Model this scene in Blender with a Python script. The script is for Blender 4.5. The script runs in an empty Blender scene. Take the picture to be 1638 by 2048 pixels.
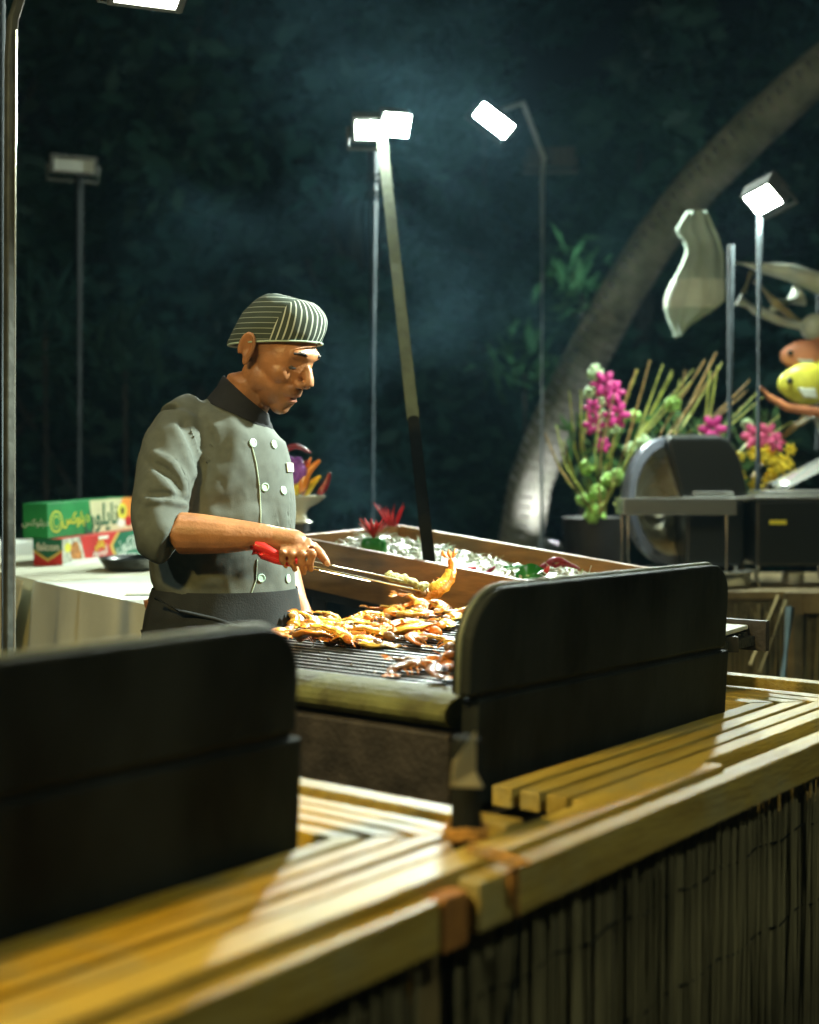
import bpy, bmesh, math, random
from mathutils import Vector, Matrix, noise
from mathutils.bvhtree import BVHTree
random.seed(7)
R = math.radians
SC = bpy.context.scene
COL = SC.collection

# ---------------------------------------------------------------- camera
FPX, HC, PITCH = 2687.0, 1.30, math.atan(74 / 2687.0)
cam = bpy.data.objects.new('camera', bpy.data.cameras.new('camera'))
COL.objects.link(cam)
cam.location = (0, 0, HC)
cam.rotation_euler = (R(90) - PITCH, 0, 0)
cam.data.sensor_fit = 'VERTICAL'
cam.data.sensor_height = 36.0
cam.data.lens = 36.0 * FPX / 2048.0
cam.data.clip_start = 0.05
cam.data.clip_end = 400
cam.data.dof.use_dof = True
cam.data.dof.focus_distance = 2.85
cam.data.dof.aperture_fstop = 2.1
SC.camera = cam

# ---------------------------------------------------------------- world: night sky
W = bpy.data.worlds.new('World')
SC.world = W
W.use_nodes = True
nt = W.node_tree
sky = nt.nodes.new('ShaderNodeTexSky')
sky.sky_type = 'NISHITA'
sky.sun_disc = False
sky.sun_elevation = R(-6)
sky.sun_rotation = R(20)
bg = nt.nodes['Background']
bg.inputs['Strength'].default_value = 0.07
nt.links.new(sky.outputs[0], bg.inputs[0])
SC.view_settings.view_transform = 'Standard'
SC.view_settings.look = 'None'
SC.view_settings.exposure = 0.0
SC.view_settings.gamma = 1.0
SC.cycles.use_denoising = True
SC.cycles.max_bounces = 6
SC.cycles.volume_bounces = 0
SC.cycles.sample_clamp_indirect = 4.0
SC.cycles.caustics_reflective = False
SC.cycles.caustics_refractive = False
COOL = (0.86, 1.0, 0.88)
WARM = (1.0, 0.70, 0.34)

# ---------------------------------------------------------------- helpers
def ray(px, py):
    x = (px - 819) / FPX; y = (1024 - py) / FPX
    c, s = math.cos(PITCH), math.sin(PITCH)
    return Vector((x, c + y * s, -s + y * c))
CAMP = Vector((0, 0, HC))
def P(px, py, d):            # measured place: photo pixel at a distance
    return CAMP + ray(px, py) * d
def PZ(px, py, z):           # measured place on a level surface
    r = ray(px, py)
    return CAMP + r * ((z - HC) / r.z)
UA = Vector((0.618, 0.786, 0)); VA = Vector((-0.786, 0.618, 0)); ZA = Vector((0, 0, 1))
def UV(u, v, z):             # the counter's own axes
    return UA * u + VA * v + ZA * z
def uv_of(p):
    return p.dot(UA), p.dot(VA)

def tag(o, label=None, cat=None, group=None, kind=None):
    if label: o['label'] = label
    if cat: o['category'] = cat
    if group: o['group'] = group
    if kind: o['kind'] = kind
    return o
def thing(name, label, cat, loc=(0, 0, 0), group=None, rot=None):
    o = bpy.data.objects.new(name, None)
    COL.objects.link(o)
    o.location = loc
    o.empty_display_size = 0.1
    if rot is not None: o.rotation_euler = rot
    return tag(o, label, cat, group)
def link(name, me, mat, parent=None, smooth=False):
    o = bpy.data.objects.new(name, me)
    COL.objects.link(o)
    if mat and not me.materials: me.materials.append(mat)
    if parent:
        o.parent = parent
        o.matrix_parent_inverse = Matrix.LocRotScale(parent.location, parent.rotation_euler, parent.scale).inverted()
    if smooth:
        me.polygons.foreach_set('use_smooth', [True] * len(me.polygons))
        me.set_sharp_from_angle(angle=R(55))
    return o
def copy_tree(o, parent=None):
    c = o.copy(); COL.objects.link(c)
    if parent: c.parent = parent
    for ch in list(o.children): copy_tree(ch, c)
    return c

def frame_of(d):
    d = d.normalized()
    a = Vector((0, 0, 1)) if abs(d.z) < 0.9 else Vector((1, 0, 0))
    x = d.cross(a).normalized()
    return x, x.cross(d).normalized()
class MB:
    def __init__(s): s.v = []; s.f = []
    def add(s, vs, fs):
        b = len(s.v); s.v += [Vector(v) for v in vs]; s.f += [tuple(i + b for i in f) for f in fs]; return s
    def hexa(s, c):          # 8 corners: bottom 4 ccw, top 4 ccw
        return s.add(c, [(3, 2, 1, 0), (4, 5, 6, 7), (0, 1, 5, 4), (1, 2, 6, 5), (2, 3, 7, 6), (3, 0, 4, 7)])
    def box(s, lo, hi, m=None):
        (a, b, c), (d, e, f) = lo, hi
        vs = [Vector(p) for p in ((a, b, c), (d, b, c), (d, e, c), (a, e, c), (a, b, f), (d, b, f), (d, e, f), (a, e, f))]
        if m is not None: vs = [m @ v for v in vs]
        return s.hexa(vs)
    def uvbox(s, u0, u1, v0, v1, z0, z1):
        return s.hexa([UV(u0, v0, z0), UV(u1, v0, z0), UV(u1, v1, z0), UV(u0, v1, z0), UV(u0, v0, z1), UV(u1, v0, z1), UV(u1, v1, z1), UV(u0, v1, z1)])
    def prism(s, pts, dz):   # polygon + extrusion vector
        n = len(pts); dz = Vector(dz); pts = [Vector(p) for p in pts]
        vs = pts + [p + dz for p in pts]
        return s.add(vs, [tuple(range(n))[::-1], tuple(range(n, 2 * n))] + [(i, (i + 1) % n, (i + 1) % n + n, i + n) for i in range(n)])
    def rings(s, rs, cap=True):
        n = len(rs[0]); vs = [p for r in rs for p in r]; fs = []
        for k in range(len(rs) - 1):
            for i in range(n):
                j = (i + 1) % n
                fs.append((k * n + i, k * n + j, (k + 1) * n + j, (k + 1) * n + i))
        if cap:
            fs.append(tuple(range(n))[::-1]); m = (len(rs) - 1) * n; fs.append(tuple(range(m, m + n)))
        return s.add(vs, fs)
    def tube(s, path, rad, n=10, cap=True, flat=1.0):
        path = [Vector(p) for p in path]
        if not isinstance(rad, (list, tuple)): rad = [rad] * len(path)
        rs = []; px = None
        for i, p in enumerate(path):
            d = (path[min(i + 1, len(path) - 1)] - path[max(i - 1, 0)])
            if d.length < 1e-7: d = Vector((0, 0, 1))
            d.normalize()
            if px is None: x, y = frame_of(d)
            else:
                x = (px - d * px.dot(d)).normalized(); y = d.cross(x)
            px = x
            rs.append([p + (x * math.cos(2 * math.pi * k / n) + y * math.sin(2 * math.pi * k / n) * flat) * rad[i] for k in range(n)])
        return s.rings(rs, cap)
    def lathe(s, c, prof, n=24, m=None, cap=True):   # prof: (radius, z)
        rs = [[Vector((r * math.cos(2 * math.pi * k / n), r * math.sin(2 * math.pi * k / n), z)) for k in range(n)] for r, z in prof]
        if m is not None: rs = [[m @ p for p in r] for r in rs]
        return s.rings([[p + Vector(c) for p in r] for r in rs], cap)
    def ell(s, c, r, m=None, nu=16, nv=10):
        rs = []
        for j in range(1, nv):
            t = math.pi * j / nv
            ring = [Vector((r[0] * math.sin(t) * math.cos(2 * math.pi * i / nu), r[1] * math.sin(t) * math.sin(2 * math.pi * i / nu), r[2] * math.cos(t))) for i in range(nu)]
            rs.append([(m @ p if m is not None else p) + Vector(c) for p in ring])
        b = len(s.v); s.rings(rs, False)
        top = Vector((0, 0, r[2])); bot = -top
        if m is not None: top = m @ top; bot = m @ bot
        s.v += [top + Vector(c), bot + Vector(c)]
        t = len(s.v) - 2; last = b + (nv - 2) * nu
        s.f += [(t, b + (i + 1) % nu, b + i) for i in range(nu)] + [(t + 1, last + i, last + (i + 1) % nu) for i in range(nu)]
        return s
    def grid(s, fn, nu, nv):
        vs = [fn(i / nu, j / nv) for j in range(nv + 1) for i in range(nu + 1)]
        return s.add(vs, [(j * (nu + 1) + i, j * (nu + 1) + i + 1, (j + 1) * (nu + 1) + i + 1, (j + 1) * (nu + 1) + i) for j in range(nv) for i in range(nu)])
    def mesh(s, name):
        me = bpy.data.meshes.new(name)
        me.from_pydata([tuple(v) for v in s.v], [], s.f)
        bm = bmesh.new(); bm.from_mesh(me); bmesh.ops.recalc_face_normals(bm, faces=bm.faces); bm.to_mesh(me); bm.free()
        me.update(); return me
    def build(s, name, mat, parent=None, smooth=False, bevel=0, solid=0):
        me = s.mesh(name)
        o = link(name, me, mat, parent, smooth)
        if solid:
            md = o.modifiers.new('thick', 'SOLIDIFY'); md.thickness = solid; md.offset = 0
        if bevel:
            md = o.modifiers.new('bevel', 'BEVEL'); md.width = bevel; md.segments = 2; md.limit_method = 'ANGLE'; md.angle_limit = R(40)
        return o
def baked(me, mods):         # run modifiers on a mesh and return the result
    o = bpy.data.objects.new('bake', me); COL.objects.link(o)
    for typ, kw in mods:
        md = o.modifiers.new('m', typ)
        for k, v in kw.items(): setattr(md, k, v)
    dg = bpy.context.evaluated_depsgraph_get()
    out = bpy.data.meshes.new_from_object(o.evaluated_get(dg))
    bpy.data.objects.remove(o); bpy.data.meshes.remove(me)
    return out
def fuse(mb, name, voxel, smooth_it=4, factor=0.5):
    return baked(mb.mesh(name), [('REMESH', dict(mode='VOXEL', voxel_size=voxel, use_smooth_shade=True)), ('SMOOTH', dict(factor=factor, iterations=smooth_it))])

# ---------------------------------------------------------------- materials
def mat(name, col, rough=0.6, metal=0.0, var=0.0, scale=8.0, stretch=(1, 1, 1), bump=0.0, bscale=None, col2=None, coat=0.0, emit=None, rand=0.0, spec=0.5, coord='Object', trans=0.0, detail=5.0):
    m = bpy.data.materials.new(name); m.use_nodes = True
    n = m.node_tree.nodes; l = m.node_tree.links; b = n['Principled BSDF']
    b.inputs['Base Color'].default_value = (*col, 1); b.inputs['Roughness'].default_value = rough; b.inputs['Metallic'].default_value = metal
    b.inputs['Coat Weight'].default_value = coat; b.inputs['Specular IOR Level'].default_value = spec; b.inputs['Transmission Weight'].default_value = trans
    b.inputs['Coat Roughness'].default_value = 0.32
    tc = mp = None
    def nz(sc, det=detail):
        nonlocal tc, mp
        if tc is None:
            tc = n.new('ShaderNodeTexCoord'); mp = n.new('ShaderNodeMapping'); mp.inputs['Scale'].default_value = stretch
            l.new(tc.outputs[coord], mp.inputs['Vector'])
        t = n.new('ShaderNodeTexNoise'); t.inputs['Scale'].default_value = sc; t.inputs['Detail'].default_value = det
        l.new(mp.outputs[0], t.inputs['Vector']); return t
    src = None
    if var or col2:
        t = nz(scale); r = n.new('ShaderNodeValToRGB')
        lo = col2 or tuple(c * (1 - var) for c in col); hi = col if col2 else tuple(min(1, c * (1 + var)) for c in col)
        r.color_ramp.elements[0].position = 0.32; r.color_ramp.elements[1].position = 0.68
        r.color_ramp.elements[0].color = (*lo, 1); r.color_ramp.elements[1].color = (*hi, 1)
        l.new(t.outputs['Fac'], r.inputs['Fac']); src = r.outputs['Color']
        q = n.new('ShaderNodeMapRange'); q.inputs['To Min'].default_value = max(0.03, rough - 0.12); q.inputs['To Max'].default_value = min(1, rough + 0.12)
        l.new(t.outputs['Fac'], q.inputs['Value']); l.new(q.outputs[0], b.inputs['Roughness'])
    if rand:
        oi = n.new('ShaderNodeObjectInfo'); h = n.new('ShaderNodeHueSaturation'); mr = n.new('ShaderNodeMapRange')
        mr.inputs['To Min'].default_value = 1 - rand; mr.inputs['To Max'].default_value = 1 + rand
        l.new(oi.outputs['Random'], mr.inputs['Value']); l.new(mr.outputs[0], h.inputs['Value'])
        if src: l.new(src, h.inputs['Color'])
        else: h.inputs['Color'].default_value = (*col, 1)
        src = h.outputs['Color']
    if src: l.new(src, b.inputs['Base Color'])
    if bump:
        t = nz(bscale or scale * 3); bp = n.new('ShaderNodeBump'); bp.inputs['Strength'].default_value = bump; bp.inputs['Distance'].default_value = 0.01
        l.new(t.outputs['Fac'], bp.inputs['Height']); l.new(bp.outputs[0], b.inputs['Normal'])
    if emit:
        b.inputs['Emission Color'].default_value = (*emit[0], 1); b.inputs['Emission Strength'].default_value = emit[1]
    return m
M = {}
# wood grain runs along the counter's axes: object coords rotated by mapping
def wood(name, col, col2, axis, wear=(0.34, 0.30, 0.13)):
    m = mat(name, col, 0.5, col2=col2, scale=42, bump=0.4, bscale=130, coat=0.14, rand=0.2)
    n = m.node_tree.nodes; l = m.node_tree.links; b = n['Principled BSDF']; old = b.inputs['Base Color'].links[0].from_socket
    tc = [x for x in n if x.type == 'TEX_COORD'][0]; t2 = n.new('ShaderNodeTexNoise'); t2.inputs['Scale'].default_value = 7; t2.inputs['Detail'].default_value = 6; t2.inputs['Roughness'].default_value = .7
    l.new(tc.outputs['Object'], t2.inputs['Vector']); mr = n.new('ShaderNodeMapRange'); mr.inputs['From Min'].default_value = .48; mr.inputs['From Max'].default_value = .66; mr.inputs['To Max'].default_value = .75; l.new(t2.outputs['Fac'], mr.inputs['Value'])
    mx = n.new('ShaderNodeMix'); mx.data_type = 'RGBA'; l.new(mr.outputs[0], mx.inputs[0]); l.new(old, mx.inputs[6]); mx.inputs[7].default_value = (*wear, 1); l.new(mx.outputs[2], b.inputs['Base Color'])
    mp = [x for x in m.node_tree.nodes if x.type == 'MAPPING'][0]
    mp.vector_type = 'TEXTURE'
    mp.inputs['Rotation'].default_value = (0, 0, math.atan2(0.786, 0.618) + (R(90) if axis else 0))
    mp.inputs['Scale'].default_value = (6.0, 0.7, 0.7)
    return m
M['slat_u'] = wood('golden_teak_u', (0.56, 0.37, 0.035), (0.38, 0.23, 0.015), 0)
M['slat_v'] = wood('golden_teak_v', (0.56, 0.37, 0.035), (0.38, 0.23, 0.015), 1)
M['pale_u'] = wood('pale_teak_u', (0.50, 0.38, 0.085), (0.34, 0.24, 0.04), 0)
M['pale_v'] = wood('pale_teak_v', (0.50, 0.38, 0.085), (0.34, 0.24, 0.04), 1)
M['rail'] = wood('rail_wood', (0.48, 0.36, 0.075), (0.32, 0.22, 0.035), 0)
M['glow_painted_wood'] = mat('glow_painted_wood', (0.30, 0.13, 0.025), 0.8, var=0.25, scale=30)  # tint for the warm glow painted on the left rail's end
M['black'] = mat('sooty_black_paint', (0.021, 0.026, 0.025), 0.65, spec=0.12, col2=(0.004, 0.005, 0.0055), scale=9, bump=0.2, bscale=60, stretch=(1, 1, .45))
M['black_dark'] = mat('shade_black', (0.012, 0.012, 0.013), 0.55, var=0.4, scale=12, bump=0.2, bscale=50)
M['lit_edge'] = mat('painted_lit_edge', (0.13, 0.15, 0.105), 0.5, var=0.35, scale=14, bump=0.15, bscale=70)  # lighter tone painting the lit edge of the guards
M['plate'] = mat('grill_iron', (0.035, 0.04, 0.042), 0.34, metal=0.4, var=0.5, scale=25, bump=0.3, bscale=90)
M['rim'] = mat('greasy_grill_rim', (0.17, 0.19, 0.08), 0.7, spec=0.25, col2=(0.06, 0.06, 0.028), scale=16, bump=0.4, bscale=60)
M['grillbody'] = mat('grill_body_iron', (0.03, 0.027, 0.028), 0.6, var=0.5, scale=20, bump=0.3, bscale=90)
M['reed'] = mat('dry_reed', (0.20, 0.18, 0.10), 0.8, spec=0.2, var=0.55, scale=30, stretch=(1, 1, 0.12), rand=0.3, bump=0.3, bscale=80)
M['reedback'] = mat('reed_mat_backing', (0.075, 0.066, 0.036), 0.9, var=0.4, scale=40)
M['steel'] = mat('grey_steel_pole', (0.035, 0.046, 0.052), 0.8, spec=0.25, var=0.3, scale=20, bump=0.1)
M['greypole'] = mat('grey_galvanised_pole', (0.05, 0.062, 0.072), 0.85, spec=0.1, var=0.25)
M['palepole'] = mat('pale_galvanised_pole', (0.42, 0.47, 0.47), 0.7, spec=0.2, var=0.2)
M['dullpole'] = mat('shade_painted_pole', (0.014, 0.016, 0.016), 0.9, spec=0.05, var=0.3)
M['darksteel'] = mat('dark_steel_post', (0.04, 0.045, 0.04), 0.5, metal=0.3, var=0.4, scale=24, bump=0.15)
M['greenpole'] = mat('painted_green_pole', (0.13, 0.155, 0.095), 0.75, spec=0.25, var=0.25, scale=16, bump=0.1)
M['chrome'] = mat('chrome', (0.62, 0.64, 0.60), 0.2, metal=0.8)
M['rim_steel'] = mat('bluish_rim_steel', (0.20, 0.22, 0.27), 0.3, metal=0.3, var=0.2)
M['lid_steel'] = mat('lid_steel_gold_reflection', (0.66, 0.67, 0.56), 0.3, col2=(0.42, 0.36, 0.20), scale=7)  # golden patches paint the food's reflection in the polished lid
M['lamp'] = mat('floodlight_housing', (0.10, 0.105, 0.10), 0.5, metal=0.3, var=0.2)
M['greylamp'] = mat('unlit_lamp_glass', (0.55, 0.58, 0.54), 0.35, var=0.15)
M['skin'] = mat('tanned_skin', (0.35, 0.155, 0.065), 0.42, var=0.22, scale=26, bump=0.12, bscale=180)
M['jacket'] = mat('olive_grey_cotton', (0.098, 0.112, 0.102), 0.85, var=0.10, scale=60, bump=0.12, bscale=500, spec=0.2)
M['collar'] = mat('dark_collar_cotton', (0.014, 0.015, 0.018), 0.85, var=0.2, scale=60, bump=0.1, bscale=400, spec=0.2)
M['apron'] = mat('black_apron_cotton', (0.022, 0.025, 0.027), 0.9, var=0.25, scale=14, bump=0.15, bscale=300, spec=0.2)
M['shoe'] = mat('black_leather', (0.015, 0.015, 0.015), 0.4)
M['button'] = mat('pale_green_button', (0.42, 0.62, 0.50), 0.35)
M['piping'] = mat('pale_stitching', (0.33, 0.42, 0.34), 0.7)
M['tagplate'] = mat('cream_name_tag', (0.62, 0.66, 0.50), 0.4)
M['brow'] = mat('black_hair', (0.012, 0.010, 0.009), 0.8)
M['eye'] = mat('eye', (0.10, 0.07, 0.05), 0.2, var=0.1)
M['nail'] = mat('nail', (0.52, 0.30, 0.20), 0.3)
M['red'] = mat('red_plastic', (0.62, 0.022, 0.018), 0.35, var=0.15, scale=15)
M['tongs'] = mat('tong_steel', (0.80, 0.80, 0.62), 0.2, metal=0.9)
M['greasefood'] = mat('batter_on_tongs', (0.42, 0.40, 0.15), 0.4, var=0.4, scale=90, bump=0.5, bscale=200)
M['traywood'] = mat('varnished_brown_tray', (0.24, 0.115, 0.035), 0.42, var=0.28, scale=10, stretch=(1, 1, 5), bump=0.12, coat=0.15)
M['rawfish'] = mat('pale_raw_seafood', (0.60, 0.60, 0.46), 0.18, col2=(0.36, 0.38, 0.24), scale=40, bump=0.5, bscale=90, coat=0.6)
M['leafpale'] = mat('shredded_green_leaf', (0.20, 0.30, 0.10), 0.35, var=0.4, scale=50)
M['pepper_green'] = mat('green_pepper', (0.02, 0.20, 0.025), 0.18, var=0.25, scale=20, coat=0.6)
M['pepper_red'] = mat('red_pepper', (0.55, 0.010, 0.014), 0.18, var=0.25, scale=20, coat=0.6)
M['pepper_dark'] = mat('dark_red_chilli', (0.22, 0.008, 0.018), 0.2, var=0.25, scale=20, coat=0.6)
M['pepper_orange'] = mat('orange_chilli', (0.72, 0.22, 0.02), 0.25, var=0.15, scale=20, coat=0.5)
M['pepper_yellow'] = mat('yellow_chilli', (0.75, 0.55, 0.02), 0.25, var=0.15, scale=20, coat=0.5)
M['purple'] = mat('purple_cabbage', (0.22, 0.06, 0.36), 0.4, var=0.4, scale=40, bump=0.6, bscale=80)
M['china'] = mat('cream_china', (0.66, 0.67, 0.56), 0.2, coat=0.5)
M['cloth'] = mat('white_tablecloth', (0.62, 0.66, 0.60), 0.9, var=0.06, scale=6, bump=0.12, bscale=40, spec=0.2)
M['cloth_cream'] = mat('cream_tablecloth', (0.62, 0.63, 0.50), 0.9, var=0.06, scale=6, bump=0.12, bscale=40, spec=0.2)
M['blackdish'] = mat('black_enamel_pan', (0.012, 0.015, 0.015), 0.3, coat=0.15)
M['rope'] = mat('orange_brown_rope', (0.42, 0.22, 0.05), 0.85, var=0.4, scale=120, bump=0.5, bscale=250)
M['cream'] = mat('cream_bracket_paint', (0.34, 0.30, 0.18), 0.4, var=0.2)
M['bark'] = mat('tree_bark', (0.06, 0.05, 0.04), 0.9, var=0.4, scale=12, bump=0.6)
M['scar'] = mat('pale_leaf_scar', (0.55, 0.53, 0.52), 0.85, var=0.4, scale=9)
M['palmbark'] = mat('ringed_palm_bark', (0.22, 0.22, 0.17), 0.85, col2=(0.09, 0.10, 0.06), scale=9, bump=0.5)
M['leaf_dark'] = mat('dark_leaf', (0.022, 0.065, 0.042), 0.6, var=0.7, scale=1.0, spec=0.3)
M['leaf_blue'] = mat('bluish_leaf', (0.028, 0.085, 0.075), 0.6, var=0.7, scale=0.9, spec=0.3)
M['leaf_mid'] = mat('mid_green_leaf', (0.05, 0.13, 0.05), 0.45, var=0.5, scale=2.0)
M['hedge_leaf'] = mat('hedge_leaf', (0.012, 0.03, 0.024), 0.7, var=0.6, scale=0.6, spec=0.2)
M['stem'] = mat('yellow_green_stem', (0.30, 0.34, 0.07), 0.5, var=0.4, scale=20)
M['stem_brown'] = mat('brown_twig', (0.28, 0.19, 0.06), 0.6, var=0.4, scale=20)
M['mum'] = mat('green_button_flower', (0.34, 0.62, 0.14), 0.6, var=0.35, scale=60, bump=0.8, bscale=120)
M['mum_pale'] = mat('pale_green_flower', (0.50, 0.72, 0.40), 0.6, var=0.3, scale=60, bump=0.8, bscale=120)
M['magenta'] = mat('magenta_petal', (0.55, 0.03, 0.24), 0.5, var=0.3, scale=40)
M['pink'] = mat('pink_petal', (0.70, 0.10, 0.25), 0.5, var=0.3, scale=40)
M['yellowfl'] = mat('yellow_petal', (0.72, 0.55, 0.02), 0.5, var=0.3, scale=40)
M['ground'] = mat('dark_paving', (0.045, 0.043, 0.04), 0.85, var=0.4, scale=3, bump=0.3)
M['fin'] = mat('pale_green_cloth', (0.42, 0.52, 0.44), 0.9, var=0.12, scale=8)
M['branch'] = mat('bleached_branch', (0.55, 0.60, 0.54), 0.6, var=0.2, scale=14)
M['bamboo'] = mat('bamboo_stick', (0.36, 0.30, 0.14), 0.5, var=0.3, scale=20)
M['fishyellow'] = mat('yellow_painted_fish', (0.62, 0.60, 0.06), 0.4, var=0.2, scale=18)
M['fishwhite'] = mat('white_painted_fish', (0.62, 0.68, 0.58), 0.45, var=0.15, scale=12)
M['fishorange'] = mat('orange_painted_fish', (0.62, 0.24, 0.12), 0.45, var=0.25, scale=14)
M['white'] = mat('white_plate', (0.74, 0.78, 0.74), 0.35)
M['bluepost'] = mat('pale_blue_post', (0.20, 0.30, 0.34), 0.5, var=0.3, scale=12)
M['framewood'] = mat('dark_counter_wood', (0.16, 0.12, 0.05), 0.6, var=0.3, scale=14, bump=0.2)
M['print_green'] = mat('print_green', (0.012, 0.22, 0.055), 0.5, var=0.15, scale=12)
M['print_dkgreen'] = mat('print_dark_green', (0.008, 0.12, 0.06), 0.5, var=0.2, scale=12)
M['print_red'] = mat('print_red', (0.50, 0.025, 0.02), 0.5, var=0.2, scale=14)
M['print_cream'] = mat('print_cream', (0.62, 0.60, 0.36), 0.5, var=0.08, scale=20)
M['print_white'] = mat('print_white', (0.78, 0.80, 0.72), 0.5)
M['print_yellow'] = mat('print_yellow', (0.72, 0.68, 0.06), 0.5)
M['print_gold'] = mat('print_gold', (0.62, 0.44, 0.10), 0.45)
M['print_orange'] = mat('print_orange', (0.72, 0.24, 0.03), 0.5, var=0.3, scale=16)
M['print_brown'] = mat('print_roast_brown', (0.42, 0.17, 0.04), 0.5, var=0.5, scale=40)
M['print_foil'] = mat('print_foil_grey', (0.52, 0.54, 0.46), 0.35, var=0.5, scale=60)
for k, c, c2 in (('prawn_orange', (0.74, 0.28, 0.02), (0.62, 0.14, 0.01)), ('prawn_yellow', (0.74, 0.50, 0.08), (0.70, 0.31, 0.02)), ('prawn_brown', (0.42, 0.17, 0.04), (0.12, 0.065, 0.025))):
    M[k] = mat(k, c, 0.28, col2=c2, scale=34, bump=0.4, bscale=120, coat=0.25, rand=0.2, coord='Object')
M['charred'] = mat('charred_bits', (0.08, 0.055, 0.02), 0.5, var=0.6, scale=60)

# stripes of the cap: along the head on the sides, running up over the front panel
def cap_mat():
    m = mat('striped_cap_cotton', (0.03, 0.037, 0.04), 0.85, spec=0.2)
    n = m.node_tree.nodes; l = m.node_tree.links; b = n['Principled BSDF']
    tc = n.new('ShaderNodeTexCoord'); sp = n.new('ShaderNodeSeparateXYZ'); l.new(tc.outputs['Object'], sp.inputs[0])
    def mth(op, a, c=None, d=None):
        q = n.new('ShaderNodeMath'); q.operation = op
        for i, x in enumerate((a, c, d)):
            if x is None: continue
            if isinstance(x, (int, float)): q.inputs[i].default_value = x
            else: l.new(x, q.inputs[i])
        return q.outputs[0]
    def stripes(val, period, width):
        return mth('LESS_THAN', mth('FRACT', mth('DIVIDE', val, period)), width)
    side = stripes(mth('SUBTRACT', sp.outputs['Z'], mth('MULTIPLY', sp.outputs['X'], 0.40)), 0.0125, 0.13)
    ang = mth('ARCTAN2', sp.outputs['Y'], mth('ADD', sp.outputs['X'], 0.035))
    front = stripes(mth('ADD', ang, 6.0), 0.105, 0.26)
    isf = mth('GREATER_THAN', sp.outputs['X'], 0.030)
    fac = mth('ADD', mth('MULTIPLY', isf, front), mth('MULTIPLY', mth('SUBTRACT', 1.0, isf), mth('MULTIPLY', side, 0.55)))
    mx = n.new('ShaderNodeMix'); mx.data_type = 'RGBA'
    mx.inputs[6].default_value = (0.04, 0.055, 0.045, 1); mx.inputs[7].default_value = (0.42, 0.47, 0.42, 1)
    l.new(fac, mx.inputs[0]); l.new(mx.outputs[2], b.inputs['Base Color'])
    return m
M['cap'] = cap_mat()

# ================================================================ GROUND
tag(MB().grid(lambda a, b: Vector((-60 + 120 * a, -20 + 140 * b, 0)), 4, 4).build('ground', M['ground']), kind='structure')

# ================================================================ FLOODLIGHTS AND POLES
def flood(name, label, pos, aim, w, h, power, parts_pole=None, group='floodlights on poles', col=COOL, pole_r=0.02, pole_mat='steel', roll=0.0, shell='lamp'):
    """parts_pole: list of points of the pole, last one at the lamp"""
    base = Vector(parts_pole[0]) if parts_pole else Vector(pos)
    t = thing(name, label, 'floodlight', base, group)
    d = Vector(aim).normalized(); x = d.cross(ZA).normalized(); y = x.cross(d)
    m = Matrix((x, y, d)).transposed().to_4x4(); m = m @ Matrix.Rotation(R(roll), 4, 'Z'); m.translation = Vector(pos)
    mb = MB().box((-w / 2, -h / 2, -0.05), (w / 2, h / 2, 0.0), m)
    for i in range(7):
        xx = -w * 0.42 + w * 0.84 * i / 6
        mb.box((xx - 0.004, -h * 0.42, -0.075), (xx + 0.004, h * 0.42, -0.051), m)
    mb.build('housing', M[shell], t, bevel=0.004)
    fr = MB()
    for a in ((-w / 2, -h / 2, w / 2, -h / 2 + 0.012), (-w / 2, h / 2 - 0.012, w / 2, h / 2), (-w / 2, -h / 2 + 0.0121, -w / 2 + 0.012, h / 2 - 0.0121), (w / 2 - 0.012, -h / 2 + 0.0121, w / 2, h / 2 - 0.0121)):
        fr.box((a[0], a[1], 0.001), (a[2], a[3], 0.014), m)
    fr.build('bezel', M['lamp'], t)
    lm = mat(name + '_light', (0.8, 0.8, 0.8), 0.3, emit=(col, power)) if power else M['greylamp']
    MB().box((-w / 2 + 0.013, -h / 2 + 0.013, 0.001), (w / 2 - 0.013, h / 2 - 0.013, 0.008), m).build('lens', lm, t)
    MB().tube([m @ Vector(q) for q in ((-w / 2 - 0.012, 0, -0.02), (-w / 2 - 0.012, -h / 2 - 0.03, -0.02), (w / 2 + 0.012, -h / 2 - 0.03, -0.02), (w / 2 + 0.012, 0, -0.02))], 0.009, 6).build('bracket', M['lamp'], t)
    if parts_pole:
        MB().tube(parts_pole, pole_r, 12).build('pole', M[pole_mat], t, smooth=True)
    return t
# twin floodlight on the leaning pole behind the grill
tp = P(762, 262, 4.4)
p0 = P(868, 1208, 3.42); p0g = Vector((p0.x + (p0.x - tp.x) * 0.55, p0.y - 0.7, 0.0))
pole_pts = [p0 + (p0 - tp) * (p0.z / (tp.z - p0.z)), p0, tp]
tw = flood('twin_floodlight', 'twin white floodlight on the pale green pole that leans behind the wooden tray', P(736, 258, 4.38), (0.05, -0.8, -0.5), 0.105, 0.085, 520, [pole_pts[0], pole_pts[0].lerp(tp, .60)], pole_r=0.0165, pole_mat='dullpole')  # lower pole coloured dark to paint the shade on it
pf = (P(847, 930, 3.75) - p0); pk = P(847, 930, 3.70)
q0, q1 = pole_pts[0], pole_pts[2]
MB().tube([q0.lerp(q1, .60), q1], .0175, 12).build('upper_pole', M['greenpole'], tw, smooth=True)
d = Vector((0.30, -0.8, -0.5)).normalized(); x = d.cross(ZA).normalized(); y = x.cross(d)
m4 = Matrix((x, y, d)).transposed().to_4x4(); m4.translation = P(792, 250, 4.36)
MB().box((-0.05, -0.042, -0.05), (0.05, 0.042, 0), m4).build('housing', M['lamp'], tw, bevel=0.004)
MB().box((-0.043, -0.035, 0.0005), (0.043, 0.035, 0.008), m4).build('lens', bpy.data.materials['twin_floodlight_light'], tw)
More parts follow.
